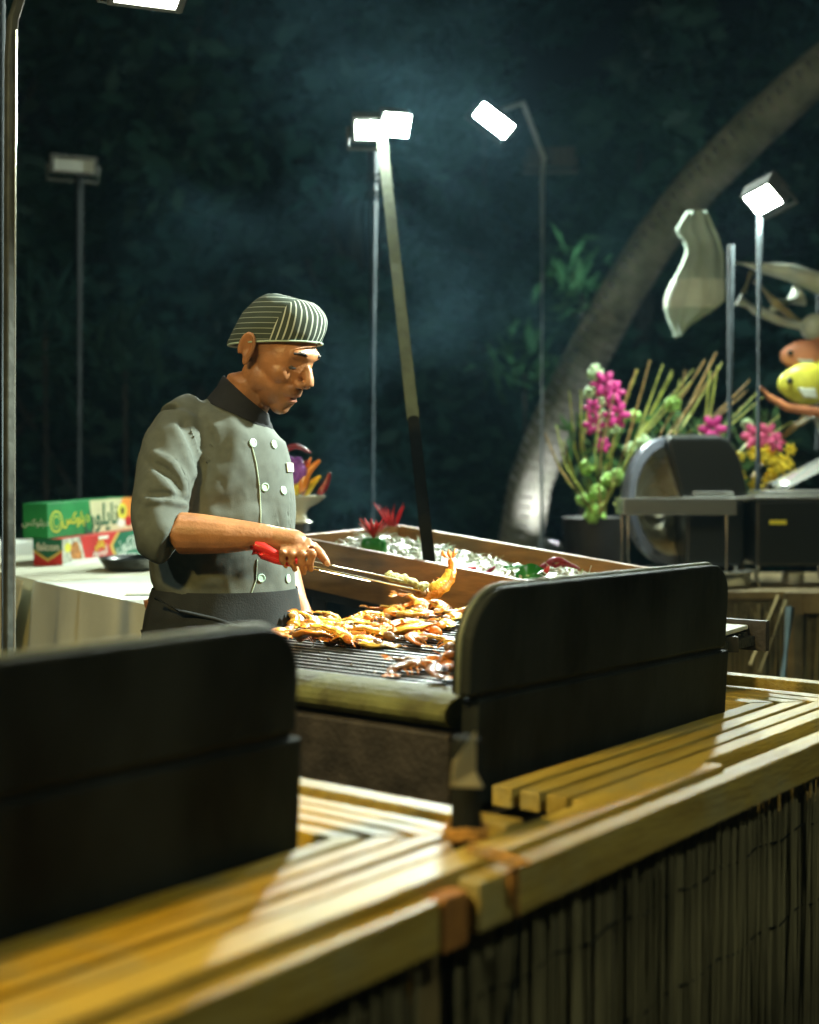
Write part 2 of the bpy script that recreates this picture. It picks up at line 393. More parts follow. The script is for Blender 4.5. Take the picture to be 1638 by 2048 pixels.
flood('floodlight', 'tilted lit floodlight high to the right of the twin lamp', P(988, 240, 6.4), (-0.10, -0.80, -0.55), 0.20, 0.10, 5400, [P(1083, 1130, 6.9), P(1085, 340, 6.9), P(1088, 318, 6.9), P(1046, 205, 6.6), P(1000, 222, 6.47)], pole_r=0.013, roll=40, pole_mat='palepole')
flood('floodlight', 'lit floodlight low on the right, on a stand beside the fish display', P(1528, 396, 4.9), (-0.38, -0.50, -0.66), 0.135, 0.11, 1500, [P(1516, 1000, 4.95), P(1518, 470, 4.95), P(1520, 425, 4.96)], pole_r=0.012, roll=-22)
flood('floodlight', 'bright floodlight at the top edge above the cloth-covered table', P(296, -22, 2.9), (0.10, -0.25, -0.95), 0.16, 0.11, 65, [Vector((-1.6, 3.2, 0)), Vector((-1.6, 3.2, 2.9)), P(300, -160, 3.1), P(296, -60, 2.93)], pole_r=0.012, col=(1.0, 1.0, 0.82))
flood('floodlight', 'unlit grey floodlight on a thin pole against the dark trees, left', P(148, 330, 6.0), (0.35, -0.9, -0.25), 0.20, 0.08, 0, [Vector((P(150, 1000, 6).x, 6.05, 0)), P(158, 380, 6.05), P(155, 340, 6.05)], pole_r=0.022, pole_mat='dullpole', shell='greylamp')
# unseen lamps added outside the frame to light the chef and counter
kp, kt = Vector((1.95, 3.15, 2.95)), P(470, 960, 2.95)
kf = flood('floodlight', 'unseen narrow-beam floodlight on a tall pole beyond the right edge, aimed at the chef', kp, kt - kp, 0.20, 0.16, 14, [Vector((2.03, 3.16, 0)), Vector((2.03, 3.16, 2.82))], pole_r=0.02, col=(0.90, 1.0, 0.84))  # unseen key lamp added for the chef
kl = bpy.data.objects.new('beam', bpy.data.lights.new('beam', 'SPOT')); COL.objects.link(kl)      # key beam added at that lamp, narrowed to keep off the counter
kl.data.energy = 1700; kl.data.spot_size = R(27); kl.data.spot_blend = 0.6; kl.data.shadow_soft_size = 0.06; kl.data.color = (0.90, 1.0, 0.84)
kl.parent = kf; kl.matrix_parent_inverse = Matrix.Translation(kf.location).inverted()
kl.location = kp + (kt - kp).normalized() * 0.03; kl.rotation_euler = (kt - kp).to_track_quat('-Z', 'Y').to_euler()
flood('floodlight', 'unseen dim fill floodlight on a tall pole at the right beside the camera', Vector((1.9, 0.1, 3.4)), (-0.70, 0.75, -0.7), 0.26, 0.18, 250, [Vector((1.96, 0.05, 0)), Vector((1.96, 0.05, 3.27))], pole_r=0.02, col=(0.95, 1.0, 0.68))  # unseen fill added to lift the reeds, rails and guards
flood('floodlight', 'unseen fill floodlight on a tall pole far to the left of the camera', Vector((-2.5, 0.1, 3.2)), (0.55, 0.80, -0.55), 0.26, 0.18, 210, [Vector((-2.56, 0.05, 0)), Vector((-2.56, 0.05, 3.07))], pole_r=0.02, col=(0.84, 1.0, 0.84))  # unseen fill added for the cloth front and the chef's sleeve
flood('floodlight', 'unseen warm floodlight on a tall pole at the left beside the camera', Vector((-1.15, 0.75, 2.5)), (0.85, 0.62, -1.15), 0.22, 0.16, 620, [Vector((-1.2, 0.7, 0)), Vector((-1.2, 0.7, 2.38))], pole_r=0.02, col=(1.0, 0.70, 0.20))  # unseen lamp added to warm the left-hand slats

def post(name, label, cat, pts, r, m, extra=None, group=None):
    t = thing(name, label, cat, pts[0], group)
    MB().tube(pts, r, 12).build('shaft', M[m], t, smooth=True)
    if extra:
        for a, b in extra: MB().tube([a, b], r[0] * 1.35 if isinstance(r, list) else r * 1.35, 12).build('clamp', M['steel'], t)
    return t
flood('floodlight', 'dark floodlight on the thin pole, turned away to shine on the trees', P(1100, 318, 7.1), (0.05, 0.95, -0.12), 0.26, 0.10, 330, [P(1086, 330, 7.0), P(1100, 325, 7.05)], pole_r=0.01, col=(0.62, 0.95, 0.92))
b = P(745, 900, 5.5)
post('lamp_post', 'bluish steel post with clamps, upright just left of the leaning green pole', 'post', [Vector((b.x, 5.55, 0)), P(745, 300, 5.5)], 0.024, 'greypole', [(P(745, 350, 5.5), P(745, 362, 5.5)), (P(745, 385, 5.5), P(745, 395, 5.5))])
post('lamp_post', 'thin grey post standing left of the fish display', 'post', [Vector((P(1462, 900, 5.0).x, 5.05, 0)), P(1462, 490, 5.0)], 0.014, 'steel')
# tent-frame posts at the left edge
q = [Vector((P(17, 1335, 2.62).x, 2.62, 0)), P(17, 1335, 2.62), P(19, 500, 2.62), P(20, 120, 2.62), P(26, 40, 2.63), P(48, -30, 2.66), P(120, -160, 2.7)]
tent = thing('tent_post', 'dark square steel post at the left edge with a bright highlight strip, bent at the top', 'post', q[0])
MB().tube(q, 0.0125, 4).build('shaft', M['darksteel'], tent, bevel=0.003)
MB().tube([P(29, 1335, 2.608), P(31, 300, 2.608), P(33, 60, 2.608)], 0.0022, 6).build('highlight_strip', M['chrome'], tent)  # chrome strip added to draw the post's bright highlight
post('tent_post', 'pale thin post cut off by the left edge, behind the dark steel post', 'post', [Vector((P(2, 1200, 3.2).x, 3.2, 0)), P(3, -40, 3.2)], 0.010, 'steel')

# ================================================================ COUNTER MODULES (slatted tops, rails, reed skirts)
TOP, TH = 0.85, 0.03
def slats_L(t, uin, uout, vin, vout, uend_front, vend_cross, n, gap, mu, mv):
    """mitred L of n slats; inner corner (uin,vin) outer corner (uout,vout)"""
    for i in range(n):
        a0, a1 = i / n, (i + 1) / n
        un0, un1 = uin + (uout - uin) * a0, uin + (uout - uin) * a1 - gap
        vn0, vn1 = vin + (vout - vin) * a0, vin + (vout - vin) * a1 + gap
        dz = random.uniform(-0.0012, 0.0012)
        jit = random.uniform(-0.006, 0.006)
        MB().prism([UV(uend_front + jit, vn0, TOP - TH), UV(uend_front + jit, vn1, TOP - TH), UV(un1 - 0.0012, vn1, TOP - TH), UV(un0 - 0.0012, vn0, TOP - TH)], (0, 0, TH + dz)).build('slat', M[mu], t, bevel=0.002)
        dz = random.uniform(-0.0012, 0.0012)
        MB().prism([UV(un0, vn0, TOP - TH), UV(un1, vn1, TOP - TH), UV(un1, vend_cross, TOP - TH), UV(un0, vend_cross, TOP - TH)], (0, 0, TH + dz)).build('slat', M[mv], t, bevel=0.002)
# right-hand module
cr = thing('slatted_counter', 'slatted golden wood counter on the right with a reed front and mitred corner', 'counter', UV(1.9, 1.0, 0))
slats_L(cr, 2.495, 2.70, 1.105, 0.925, 1.603, 1.32, 4, 0.0115, 'pale_u', 'pale_v')
MB().uvbox(2.706, 2.745, 0.93, 1.34, 0.80, 0.868).build('rail', M['rail'], cr, bevel=0.003)
MB().uvbox(1.90, 3.3, 0.895, 0.915, 0.79, 0.836).build('rail', M['rail'], cr, bevel=0.002)
MB().uvbox(1.195, 3.3, 0.842, 0.872, 0.796, 0.853).build('rail', M['rail'], cr, bevel=0.003)
MB().uvbox(1.61, 2.74, 0.93, 1.10, 0.72, 0.785).build('underframe', M['black_dark'], cr)  # coloured black to paint the shade in the slat gaps
MB().uvbox(2.50, 2.74, 1.105, 1.33, 0.72, 0.785).build('underframe', M['black_dark'], cr)
for (a, bb) in ((2.70, 0.90), (2.70, 1.28)):
    MB().uvbox(a, a + 0.04, bb, bb + 0.04, 0, 0.80).build('leg', M['framewood'], cr)
# left-hand module
cl = thing('slatted_counter', 'slatted golden wood counter in the left foreground, out of focus', 'counter', UV(0.8, 1.0, 0))
slats_L(cl, 1.245, 1.395, 1.100, 0.945, 0.10, 1.36, 4, 0.0095, 'slat_u', 'slat_v')
MB().uvbox(1.400, 1.440, 0.945, 1.36, 0.80, 0.858).build('rail', M['rail'], cl, bevel=0.003)
MB().uvbox(-0.2, 1.895, 0.880, 0.928, 0.79, 0.860).build('rail', M['rail'], cl, bevel=0.003)
MB().uvbox(-0.2, 1.139, 0.853, 0.878, 0.79, 0.845).build('rail', M['rail'], cl, bevel=0.003)
MB().uvbox(1.142, 1.188, 0.851, 0.878, 0.786, 0.846).build('painted_glow_end', M['glow_painted_wood'], cl, bevel=0.003)  # orange colour paints the warm glow on the rail's end
MB().uvbox(0.1, 1.39, 0.932, 1.095, 0.72, 0.785).build('underframe', M['black_dark'], cl)  # black again, so the left slat gaps look shaded
MB().uvbox(1.25, 1.43, 1.10, 1.35, 0.72, 0.785).build('underframe', M['black_dark'], cl)
for (a, bb) in ((1.16, 0.90), (1.40, 1.30), (0.1, 0.9)):
    MB().uvbox(a, a + 0.04, bb, bb + 0.03, 0, 0.79).build('leg', M['framewood'], cl)

# reed skirts
def reed_mesh(k, hgt):
    mb = MB(); r = random.uniform(0.0022, 0.0038)
    pts = [Vector((random.uniform(-.0025, .0025) + .002 * math.sin(j * 1.7 + k), random.uniform(-.002, .002), hgt * j / 4)) for j in range(5)]
    pts[0].z = 0; mb.tube(pts, [r, r * 1.1, r, r * 0.95, r * random.uniform(.5, .9)], 5)
    return mb.mesh('reed')
def reeds(parent, u0, u1, v, htop, n_ind, prefer_high):
    meshes = [reed_mesh(k, htop) for k in range(14)]
    for me in meshes: me.materials.append(M['reed'])
    step = 0.0041
    n = int((u1 - u0) / step)
    ids = list(range(n))
    bulk = MB()
    for i in ids:
        u = u0 + i * step + random.uniform(-.002, .002); vv = v + random.uniform(-.004, .005)
        lean = random.gauss(0, 0.012); sz = random.uniform(0.93, 1.0)
        p = UV(u, vv, 0.0)
        if (i >= n - n_ind if prefer_high else i < n_ind):
            o = bpy.data.objects.new('reed', random.choice(meshes)); COL.objects.link(o)
            o.parent = parent; o.matrix_parent_inverse = Matrix.Translation(parent.location).inverted()
            o.location = p; o.rotation_euler = (random.gauss(0, .006), lean, random.uniform(0, 6.28)); o.scale = (random.uniform(.8, 1.25), random.uniform(.8, 1.25), sz)
        else:
            bulk.tube([p, p + Vector((lean * htop, 0, htop * sz))], 0.0035, 5)
    if bulk.v:
        o = bulk.build('reeds', M['reed'], parent); o['kind'] = 'stuff'
    MB().uvbox(u0, u1, v + 0.010, v + 0.016, 0.01, htop).build('reed_backing', M['reedback'], parent)
sk = thing('reed_screen', 'dark reed screen hanging below the right-hand counter rail', 'reed screen', UV(1.9, 0.875, 0))
reeds(sk, 1.22, 3.1, 0.885, 0.794, 300, False)
for zz in (0.22, 0.56, 0.70):
    MB().tube([UV(1.22 + 1.88 * i / 40, 0.8805 + random.uniform(-.002, .002), zz + 0.006 * math.sin(i * 1.9)) for i in range(41)], 0.0016, 5).build('binding_wire', M['dullpole'], sk)
sk2 = thing('reed_screen', 'dark reed screen below the blurred left counter', 'reed screen', UV(0.6, 0.9, 0))
reeds(sk2, 0.35, 1.15, 0.895, 0.788, 160, True)
# corner leg and rope
leg = thing('counter_post', 'dark round post lashed with rope where the two counters meet', 'post', PZ(932, 1690, 0.85))
pb = PZ(932, 1690, 0.85)
MB().lathe((pb.x, pb.y, 0), [(0.0185, 0), (0.0185, 0.978), (0.016, 0.982), (0.006, 0.984)], 20).build('shaft', M['dullpole'], leg, smooth=False, bevel=0.001)
MB().prism([P(900, 1575, 1.585), P(966, 1578, 1.60), P(950, 1545, 1.60), P(950, 1462, 1.60), P(932, 1488, 1.59), P(905, 1525, 1.585)], (0.002, 0.008, 0)).build('bracket', M['cream'], leg, bevel=0.002)
rp = MB()
for k in range(3):
    z = 0.862 + 0.005 * k
    rp.tube([Vector((pb.x + 0.024 * math.cos(a), pb.y + 0.024 * math.sin(a), z + 0.002 * math.sin(3 * a))) for a in [i * 2 * math.pi / 20 for i in range(21)]], 0.0035, 6)
rp.tube([PZ(940, 1690, .866), PZ(985, 1702, .867), PZ(1020, 1712, .866), PZ(1062, 1728, .862), UV(1.262, 0.838, .856), UV(1.262, 0.8375, .80)], 0.0035, 6)
rp.tube([PZ(935, 1700, .866), PZ(970, 1712, .867), PZ(1040, 1733, .862), UV(1.247, 0.838, .856), UV(1.25, 0.8375, .815)], 0.003, 6)
tag(rp.build('rope', M['rope'], smooth=True), 'orange-brown rope tied round the dark post and over the counter rail', 'rope')
MB()
tag(MB().tube([UV(1.262, .835, .80), UV(1.245, .83, .73), UV(1.215, .825, .66), UV(1.20, .83, .60), UV(1.195, .83, .50)], 0.004, 8).build('cable', M['dullpole'], smooth=True), 'black cable hanging from the counter corner', 'cable')
MB()

# ================================================================ BLACK GRILL GUARDS
def guard(label, u0, u1, v, th, htop, zseam, rad, rad2, lean, turn=0.0, left=0.02):
    t = thing('grill_guard', label, 'grill guard', UV((u0 + u1) / 2, v, 0.80), 'black two-piece guards standing on the counters')
    um = (u0 + u1) / 2
    def vv(u): return (u - um) * turn
    def outline(z0, z1, ua, ub, r1, r2):
        pts = [(ua, z0), (ub, z0)]
        for k in range(9):
            a = R(90) * k / 8; pts.append((ub - r2 + r2 * math.cos(a), z1 - r2 + r2 * math.sin(a)))
        for k in range(9):
            a = R(90) + R(90) * k / 8; pts.append((ua + r1 + r1 * math.cos(a), z1 - r1 + r1 * math.sin(a)))
        return pts
    def put(pts, v0, v1): return MB().prism([UV(u, v0 + vv(u) + (z - 0.8) * lean, z) for u, z in pts], VA * (v1 - v0))
    put(outline(zseam + 0.004, htop, u0 - left, u1 - 0.008, rad, rad2), v - th / 2, v + th / 2).build('upper_panel', M['black'], t, bevel=0.005)
    put([(u0, 0.79), (u1, 0.79), (u1, zseam - 0.004), (u0, zseam - 0.004)], v - th / 2 - 0.002, v + th / 2 - 0.004).build('lower_panel', M['black'], t, bevel=0.004)
    put([(u0 + .01, zseam - 0.02), (u1 - .012, zseam - 0.02), (u1 - .012, zseam + 0.03), (u0 + .01, zseam + 0.03)], v - th / 2 + 0.008, v + th / 2 - 0.008).build('hinge_strip', M['black_dark'], t)
    # rim in a lighter colour that paints the lit upper edge
    o = outline(zseam + 0.006, htop, u0 - left, u1 - 0.008, rad, rad2)[1:]
    MB().tube([UV(u, v + vv(u) + th * 0.1 + (z - 0.8) * lean, z + 0.001) for u, z in o] + [UV(u0 - left - .0005, v + vv(u0) + th * .1 + (zseam + .006 - .8) * lean, zseam + 0.006)], 0.0042, 8).build('rim', M['lit_edge'], t, smooth=True)
    return t
guard('black rounded grill guard on the right counter, standing in front of the wooden tray', 1.610, 2.372, 1.142, 0.034, 1.133, 0.972, 0.088, 0.06, -0.05, -0.055, 0.022)
guard('blurred black grill guard filling the left foreground', 0.30, 1.198, 1.135, 0.034, 1.121, 0.985, 0.085, 0.062, -0.05)
# dark boxes inside the counters under the guards
for nm, u0, u1, lb in (('fire_box', 1.63, 2.47, 'black fire box sunk in the right counter behind the guard'), ('fire_box', 0.1, 1.225, 'black fire box sunk in the left counter behind the guard')):
    t = thing(nm, lb, 'fire box', UV((u0 + u1) / 2, 1.25, 0.5))
    MB().uvbox(u0, u1, 1.116, 1.195, 0.55, 0.80).build('body', M['black_dark'], t)
    MB().uvbox(u0, u1, 1.160, 1.18, 0.801, 0.812).build('grate_bar', M['black_dark'], t)
    MB().uvbox(u0, u1, 1.183, 1.193, 0.801, 0.812).build('grate_bar', M['black_dark'], t)

# ================================================================ CHEF'S GRILL
GZ = 0.962
gr = thing('charcoal_grill', 'large iron grill with a ribbed plate and a rounded greasy front rim', 'grill', UV(2.2, 1.7, 0))
MB().uvbox(1.662, 2.74, 1.36, 2.06, 0.30, 0.93).build('body', M['grillbody'], gr, bevel=0.01)
MB().uvbox(1.622, 1.66, 1.20, 2.06, 0.40, 0.9085).build('front_panel', M['grillbody'], gr, bevel=0.006)
for a, bb in ((1.67, 1.38), (1.67, 2.0), (2.68, 1.38), (2.68, 2.0)):
    MB().uvbox(a, a + 0.05, bb, bb + 0.05, 0, 0.30).build('leg', M['grillbody'], gr)
MB().uvbox(1.70, 2.74, 1.205, 2.06, 0.931, 0.953).build('plate', M['plate'], gr, bevel=0.002)
prof = []
for k in range(13):
    a = R(100) - R(200) * k / 12
    prof.append((1.665 - 0.070 * math.cos(a - R(0)) * 0 - 0.0 + 0, 0))
pr = [(1.700, 0.966)] + [(1.672 - 0.062 * math.sin(R(18 * k)), 0.938 + 0.028 * math.cos(R(18 * k))) for k in range(11)] + [(1.700, 0.910)]
MB().prism([UV(u, 1.20, z) for u, z in pr], VA * 0.86).build('front_rim', M['rim'], gr, smooth=False, bevel=0.003)
u = 1.716
while u < 2.72:
    o = MB().prism([UV(u - 0.010, 1.21, 0.9535), UV(u - 0.0055, 1.21, GZ), UV(u + 0.0055, 1.21, GZ + random.uniform(-.0008, .0008)), UV(u + 0.010, 1.21, 0.9535)], VA * 0.84)
    o.build('grill_bar', M['plate'], gr)
    u += 0.032
MB().uvbox(2.742, 2.76, 1.18, 2.06, 0.92, 0.985).build('back_ledge', M['grillbody'], gr)
bits = MB()
for k in range(150):
    p = UV(random.uniform(1.72, 2.6), random.uniform(1.25, 1.95), GZ + 0.001)
    bits.ell(p, (random.uniform(.0015, .005), random.uniform(.001, .003), random.uniform(.001, .002)), Matrix.Rotation(random.uniform(0, 3), 3, 'Z'), 6, 4)
tag(bits.build('crumbs', M['charred']), 'burnt crumbs scattered on the ribbed grill plate', 'crumbs', kind='stuff')

# ---------------------------------------------------------------- prawns
def prawn_proto(k, m1):
    arc = R(random.uniform(85, 150)); L = random.uniform(0.088, 0.108); n = 12
    r0 = L / arc
    path = []; rad = []
    for i in range(n + 1):
        a = arc * i / n; s = i / n
        path.append(Vector((r0 * math.sin(a), r0 * (1 - math.cos(a)), 0.009 + 0.001 * math.sin(i * 1.3 + k))))
        rad.append(0.0185 * (1 - 0.70 * s ** 1.2) * (0.70 + 0.30 * min(1, s * 4)) * (1.10 if i % 2 else 0.92))
    me = MB().tube(path, rad, 10, flat=0.46).mesh('prawn')
    for v in me.vertices: v.co += Vector((noise.noise(v.co * 60), noise.noise(v.co * 60 + Vector((5, 0, 0))), noise.noise(v.co * 60 + Vector((0, 7, 0))))) * .001
    o = link('prawn', me, M[m1], None, True)
    fl = MB().tube([p + Vector((0, 0, .0050)) + (Vector((0, r0, 0)) - Vector((p.x, p.y, 0))).normalized() * .006 for p in path[1:10]], [max(.002, q * .62) for q in rad[1:10]], 8, flat=0.42)
    link('split_flesh', fl.mesh('split_flesh'), M['prawn_yellow' if k < 4 else 'prawn_brown'], o, True)
    lg = MB()
    for i in range(2, 8, 2):
        p = path[i]; inw = (Vector((0, r0, 0)) - Vector((p.x, p.y, 0))).normalized()
        lg.tube([p + inw * 0.012, p + inw * 0.020 + Vector((0, 0, -0.004)), p + inw * 0.027 + Vector((random.uniform(-.004, .004), 0, -0.010))], [0.0024, 0.0016, 0.0008], 5)
    link('legs', lg.mesh('legs'), M['prawn_orange'], o)
    e = path[-1]; dr = (path[-1] - path[-2]).normalized(); sd = Vector((-dr.y, dr.x, 0))
    for s in (-1, 0, 1):
        tip = e + dr * 0.022 + sd * 0.013 * s
        link('tail_fin', MB().add([e + sd * 0.003 * s, e + dr * .012 + sd * (0.011 * s - .006), tip, e + dr * .012 + sd * (0.011 * s + .006), e + dr * .01 + sd * 0.009 * s + Vector((0, 0, .003))], [(0, 1, 4), (1, 2, 4), (2, 3, 4), (3, 0, 4), (3, 2, 1, 0)]).mesh('tail_fin'), M['prawn_orange'], o)
    hd = -(path[1] - path[0]).normalized()
    sh = MB().ell(path[0] + hd * 0.005, (0.015, 0.0105, 0.009), Matrix.Rotation(math.atan2(hd.y, hd.x), 3, 'Z'), 10, 6)
    for q in range(3):
        v = Vector((hd.x, hd.y, 0)) * 0.022 + Vector((random.uniform(-.012, .012), random.uniform(-.012, .012), random.uniform(-.002, .006)))
        sh.tube([path[0] + hd * .010, path[0] + hd * .014 + v * .5, path[0] + v * 1.4], [0.0012, 0.001, 0.0006], 4)
    link('head_shell', sh.mesh('head_shell'), M['prawn_brown' if k % 3 == 0 else 'prawn_orange'], o, True)
    return o
protos = [prawn_proto(k, ('prawn_yellow', 'prawn_orange', 'prawn_yellow', 'prawn_orange', 'prawn_brown', 'prawn_brown')[k]) for k in range(6)]
used = set()
def prawn(pk, px, py, dz, label, group, sc=1.0, tilt=0.13):
    src = protos[pk]
    if pk in used: o = copy_tree(src)
    else: o = src; used.add(pk)
    o.location = PZ(px, py, GZ + dz)
    o.rotation_euler = (random.gauss(0, tilt), random.gauss(0, tilt), random.uniform(0, 6.28))
    o.scale = (sc,) * 3
    tag(o, label, 'prawn', group)
    return o
def heap_of(spots, kinds, dzs, where, group, scl):
    xs = [a for a, b in spots]; ys = [b for a, b in spots]; seen = {}
    for i, (a, bb) in enumerate(spots):
        k = random.choice(kinds)
        fx = (a - min(xs)) / (max(xs) - min(xs)); fy = (bb - min(ys)) / (max(ys) - min(ys))
        hx = ['left end', 'left part', 'middle', 'right part', 'right end'][min(4, int(fx * 5))]
        hy = ['back edge', 'centre', 'front edge'][min(2, int(fy * 3))]
        colr = ('pale yellow', 'orange', 'pale yellow', 'orange', 'charred brown', 'charred brown')[k]
        key = (colr, hx, hy); seen[key] = seen.get(key, 0) + 1
        add = ['', ' under its neighbour', ' tilted on another', ' beside a twin'][min(3, seen[key] - 1)]
        prawn(k, a, bb, random.choice(dzs), '%s prawn at the %s, %s of %s%s' % (colr, hx, hy, where, add), group, random.uniform(*scl))
front = [(572, 1272), (598, 1283), (620, 1262), (632, 1250), (655, 1262), (640, 1278), (668, 1292), (690, 1262), (702, 1248), (716, 1272), (745, 1262), (752, 1296), (772, 1280), (792, 1258), (806, 1272), (828, 1264), (846, 1284), (866, 1272), (884, 1262), (694, 1288), (735, 1248), (660, 1246), (830, 1282), (812, 1252), (770, 1252), (722, 1296), (585, 1262), (860, 1256), (785, 1270), (900, 1302)]
heap_of(front, (0, 1, 0, 2, 1, 3, 2), (0, 0, .004, .009), 'the long heap', 'prawns heaped across the grill plate', (.9, 1.2))
back = [(782, 1232), (800, 1226), (815, 1238), (840, 1226), (858, 1220), (876, 1230), (892, 1224), (905, 1236), (826, 1218), (850, 1240), (896, 1246), (770, 1240)]
heap_of(back, (1, 3, 4, 1, 0), (0, .004, .010), 'the back heap', 'prawns heaped at the back of the grill', (.9, 1.2))
side = [(848, 1338), (872, 1330), (888, 1346), (900, 1322), (868, 1348), (902, 1340)]
heap_of(side, (4, 5, 4, 5), (0, .006, .012), 'the guard-side heap', 'charred prawns beside the guard', (.9, 1.1))
p = prawn(3, 864, 1190, 0, 'curled orange prawn held in the tips of the tongs', None, 1.15, 0.2)
p.location = P(846, 1190, 2.97); p.rotation_euler = (R(60), R(0), R(0))

# ================================================================ WOODEN TRAY OF SEAFOOD
bl, br_ = P(575, 1168, 3.74), P(985, 1262, 3.25)      # bottom of the near wall
tl, tr = P(575, 1070, 3.74), P(985, 1166, 3.25)       # top of the near wall
fl_, fr_ = P(712, 1034, 4.20), P(1225, 1131, 3.72)    # top of the far wall
el = P(575, 1047, 3.82)
lx = (br_ - bl).normalized()
upv = (tl - bl)
wy = (fl_ - tl); wy = wy - lx * wy.dot(lx)             # width across the tray
L = (br_ - bl).length + 0.25
wv = wy
ny = wy.normalized()
tray = thing('wooden_tray', 'long brown wooden tray holding raw seafood on ice behind the grill', 'tray', bl)
def tp_(s, w, h):    # s along, w across, h up
    return bl + lx * s + wv * w + upv * h
def slab(s0, s1, w0, w1, h0, h1):
    return MB().hexa([tp_(s0, w0, h0), tp_(s1, w0, h0), tp_(s1, w1, h0), tp_(s0, w1, h0), tp_(s0, w0, h1), tp_(s1, w0, h1), tp_(s1, w1, h1), tp_(s0, w1, h1)])
wt = 0.018 / wv.length
slab(0, L, 0, wt, 0, 1).build('side_board', M['traywood'], tray, bevel=0.002)
slab(0, L, 1 - wt, 1, 0, 1.0).build('side_board', M['traywood'], tray, bevel=0.002)
slab(0, 0.018, wt + .001, 1 - wt - .001, 0, 0.99).build('end_board', M['traywood'], tray, bevel=0.002)
slab(L - 0.018, L, wt + .001, 1 - wt - .001, 0, 0.99).build('end_board', M['traywood'], tray, bevel=0.002)
slab(0.019, L - 0.019, wt + .001, 1 - wt - .001, 0.02, 0.12).build('bottom_board', M['traywood'], tray)
# stand under the tray
st = thing('tray_stand', 'dark stand carrying the wooden tray behind the grill', 'stand', (bl.x, bl.y, 0))
for s in (0.08, L - 0.1):
    for w in (0.1, 0.85):
        a = tp_(s, w, -0.03); MB().box((a.x - .02, a.y - .02, 0), (a.x + .02, a.y + .02, a.z - 0.02)).build('leg', M['black_dark'], st)
slab(0.02, L - .02, 0.04, 0.96, -0.20, -0.02).build('top', M['black_dark'], st)
def fillz(s, w):
    return 0.60 + 0.05 * math.sin(s * 9) + 0.12 * noise.noise((s * 9, w * 3, 1.3)) + 0.05 * noise.noise((s * 40, w * 11, 3)) + 0.24 * max(0, 1 - abs(w - .5) * 2)
ice = MB().grid(lambda a, b: tp_(0.03 + (L - 0.06) * a, wt + .02 + (1 - 2 * wt - .04) * b, fillz(a * L, b)), 120, 24)
tag(ice.build('seafood_mound', M['rawfish'], smooth=True), 'glistening pale raw seafood and shredded onion filling the wooden tray', 'seafood', kind='stuff')
sh = MB()
for k in range(420):
    s = random.uniform(0.04, L - .05); w = random.uniform(.12, .88)
    c = tp_(s, w, fillz(s, w) + 0.04); dv = Vector((random.gauss(0, 1), random.gauss(0, 1), random.gauss(0, .3))).normalized() * random.uniform(.012, .032)
    bend = Vector((0, 0, random.uniform(.003, .012)))
    sh.tube([c - dv, c + bend, c + dv], [0.0022, 0.0035, 0.0018], 5, flat=0.6)
tag(sh.build('shredded_onion', M['rawfish'], smooth=True), 'pale shredded strips strewn over the seafood in the tray', 'onion', kind='stuff')
gl = MB()
for k in range(90):
    s = random.uniform(0.25, L - .05); w = random.uniform(.35, .9)
    c = tp_(s, w, fillz(s, w) + 0.06); dv = Vector((random.gauss(0, 1), random.gauss(0, 1), random.gauss(0, .3))).normalized() * random.uniform(.012, .04)
    gl.tube([c - dv, c + Vector((0, 0, .008)), c + dv], [0.0012, 0.0028, 0.001], 5, flat=0.5)
tag(gl.build('green_shreds', M['leafpale'], smooth=True), 'green leaf shreds lying on the tray of seafood', 'garnish', kind='stuff')

def pepper(name, label, c, r, h, m, lobes=4, group=None, cat='pepper', stem=True, open_top=False):
    t = thing(name, label, cat, c, group)
    prof = [(0.30, -1.0), (0.72, -0.92), (0.94, -0.55), (1.0, 0.0), (1.0, 0.45), (0.88, 0.82), (0.62, 0.97), (0.30, 0.88)]
    n = 32; rs = []
    for q, z in prof:
        rs.append([Vector(c) + Vector((r * q * (1 - 0.13 * (0.5 + 0.5 * math.cos(lobes * a))) * math.cos(a), r * q * (1 - 0.13 * (0.5 + 0.5 * math.cos(lobes * a))) * math.sin(a), h * (z + 1) / 2)) for a in [2 * math.pi * k / n for k in range(n)]])
    MB().rings(rs).build('flesh', M[m], t, smooth=True)
    if stem: MB().tube([Vector(c) + Vector((0, 0, h * .9)), Vector(c) + Vector((.004, 0, h * 1.1))], [r * .14, r * .10], 6).build('stalk', M['leafpale'], t)
    return t
# green pepper vase with a red chilli flower
def on_tray(px, py, w):     # point on the seafood seen at this pixel
    best = None
    for i in range(200):
        s = L * i / 200; q = tp_(s, w, fillz(s, w))
        c, sn = math.cos(PITCH), math.sin(PITCH); v = q - CAMP
        dd = v.y * c - v.z * sn; X = 819 + FPX * v.x / dd
        if best is None or abs(X - px) < best[0]: best = (abs(X - px), q)
    return best[1]
gp = on_tray(748, 1090, 0.30)
pepper('green_pepper', 'glossy green bell pepper standing in the tray as a vase for the red chilli flower', gp - Vector((0, 0, .012)), 0.041, 0.06, 'pepper_green', 4, stem=False)
def chilli_flower(label, c, n, ln, spread, m):
    t = thing('chilli_flower', label, 'garnish', c)
    for k in range(n):
        a = 2 * math.pi * k / n + random.uniform(-.2, .2); tl_ = spread * random.uniform(.5, 1.1)
        dirv = Vector((math.cos(a) * tl_, math.sin(a) * tl_, 1)).normalized()
        l_ = ln * random.uniform(.8, 1.15)
        sdv = dirv.cross(Vector((math.cos(a), math.sin(a), 0.1))).normalized()
        pts = [Vector(c) + dirv * l_ * s + Vector((math.cos(a), math.sin(a), 0)) * spread * .25 * l_ * s * s for s in (0, .33, .66, 1)]
        MB().tube(pts, [0.003, 0.007, 0.006, 0.001], 6, flat=0.4).build('petal', M[m], t, smooth=True)
    return t
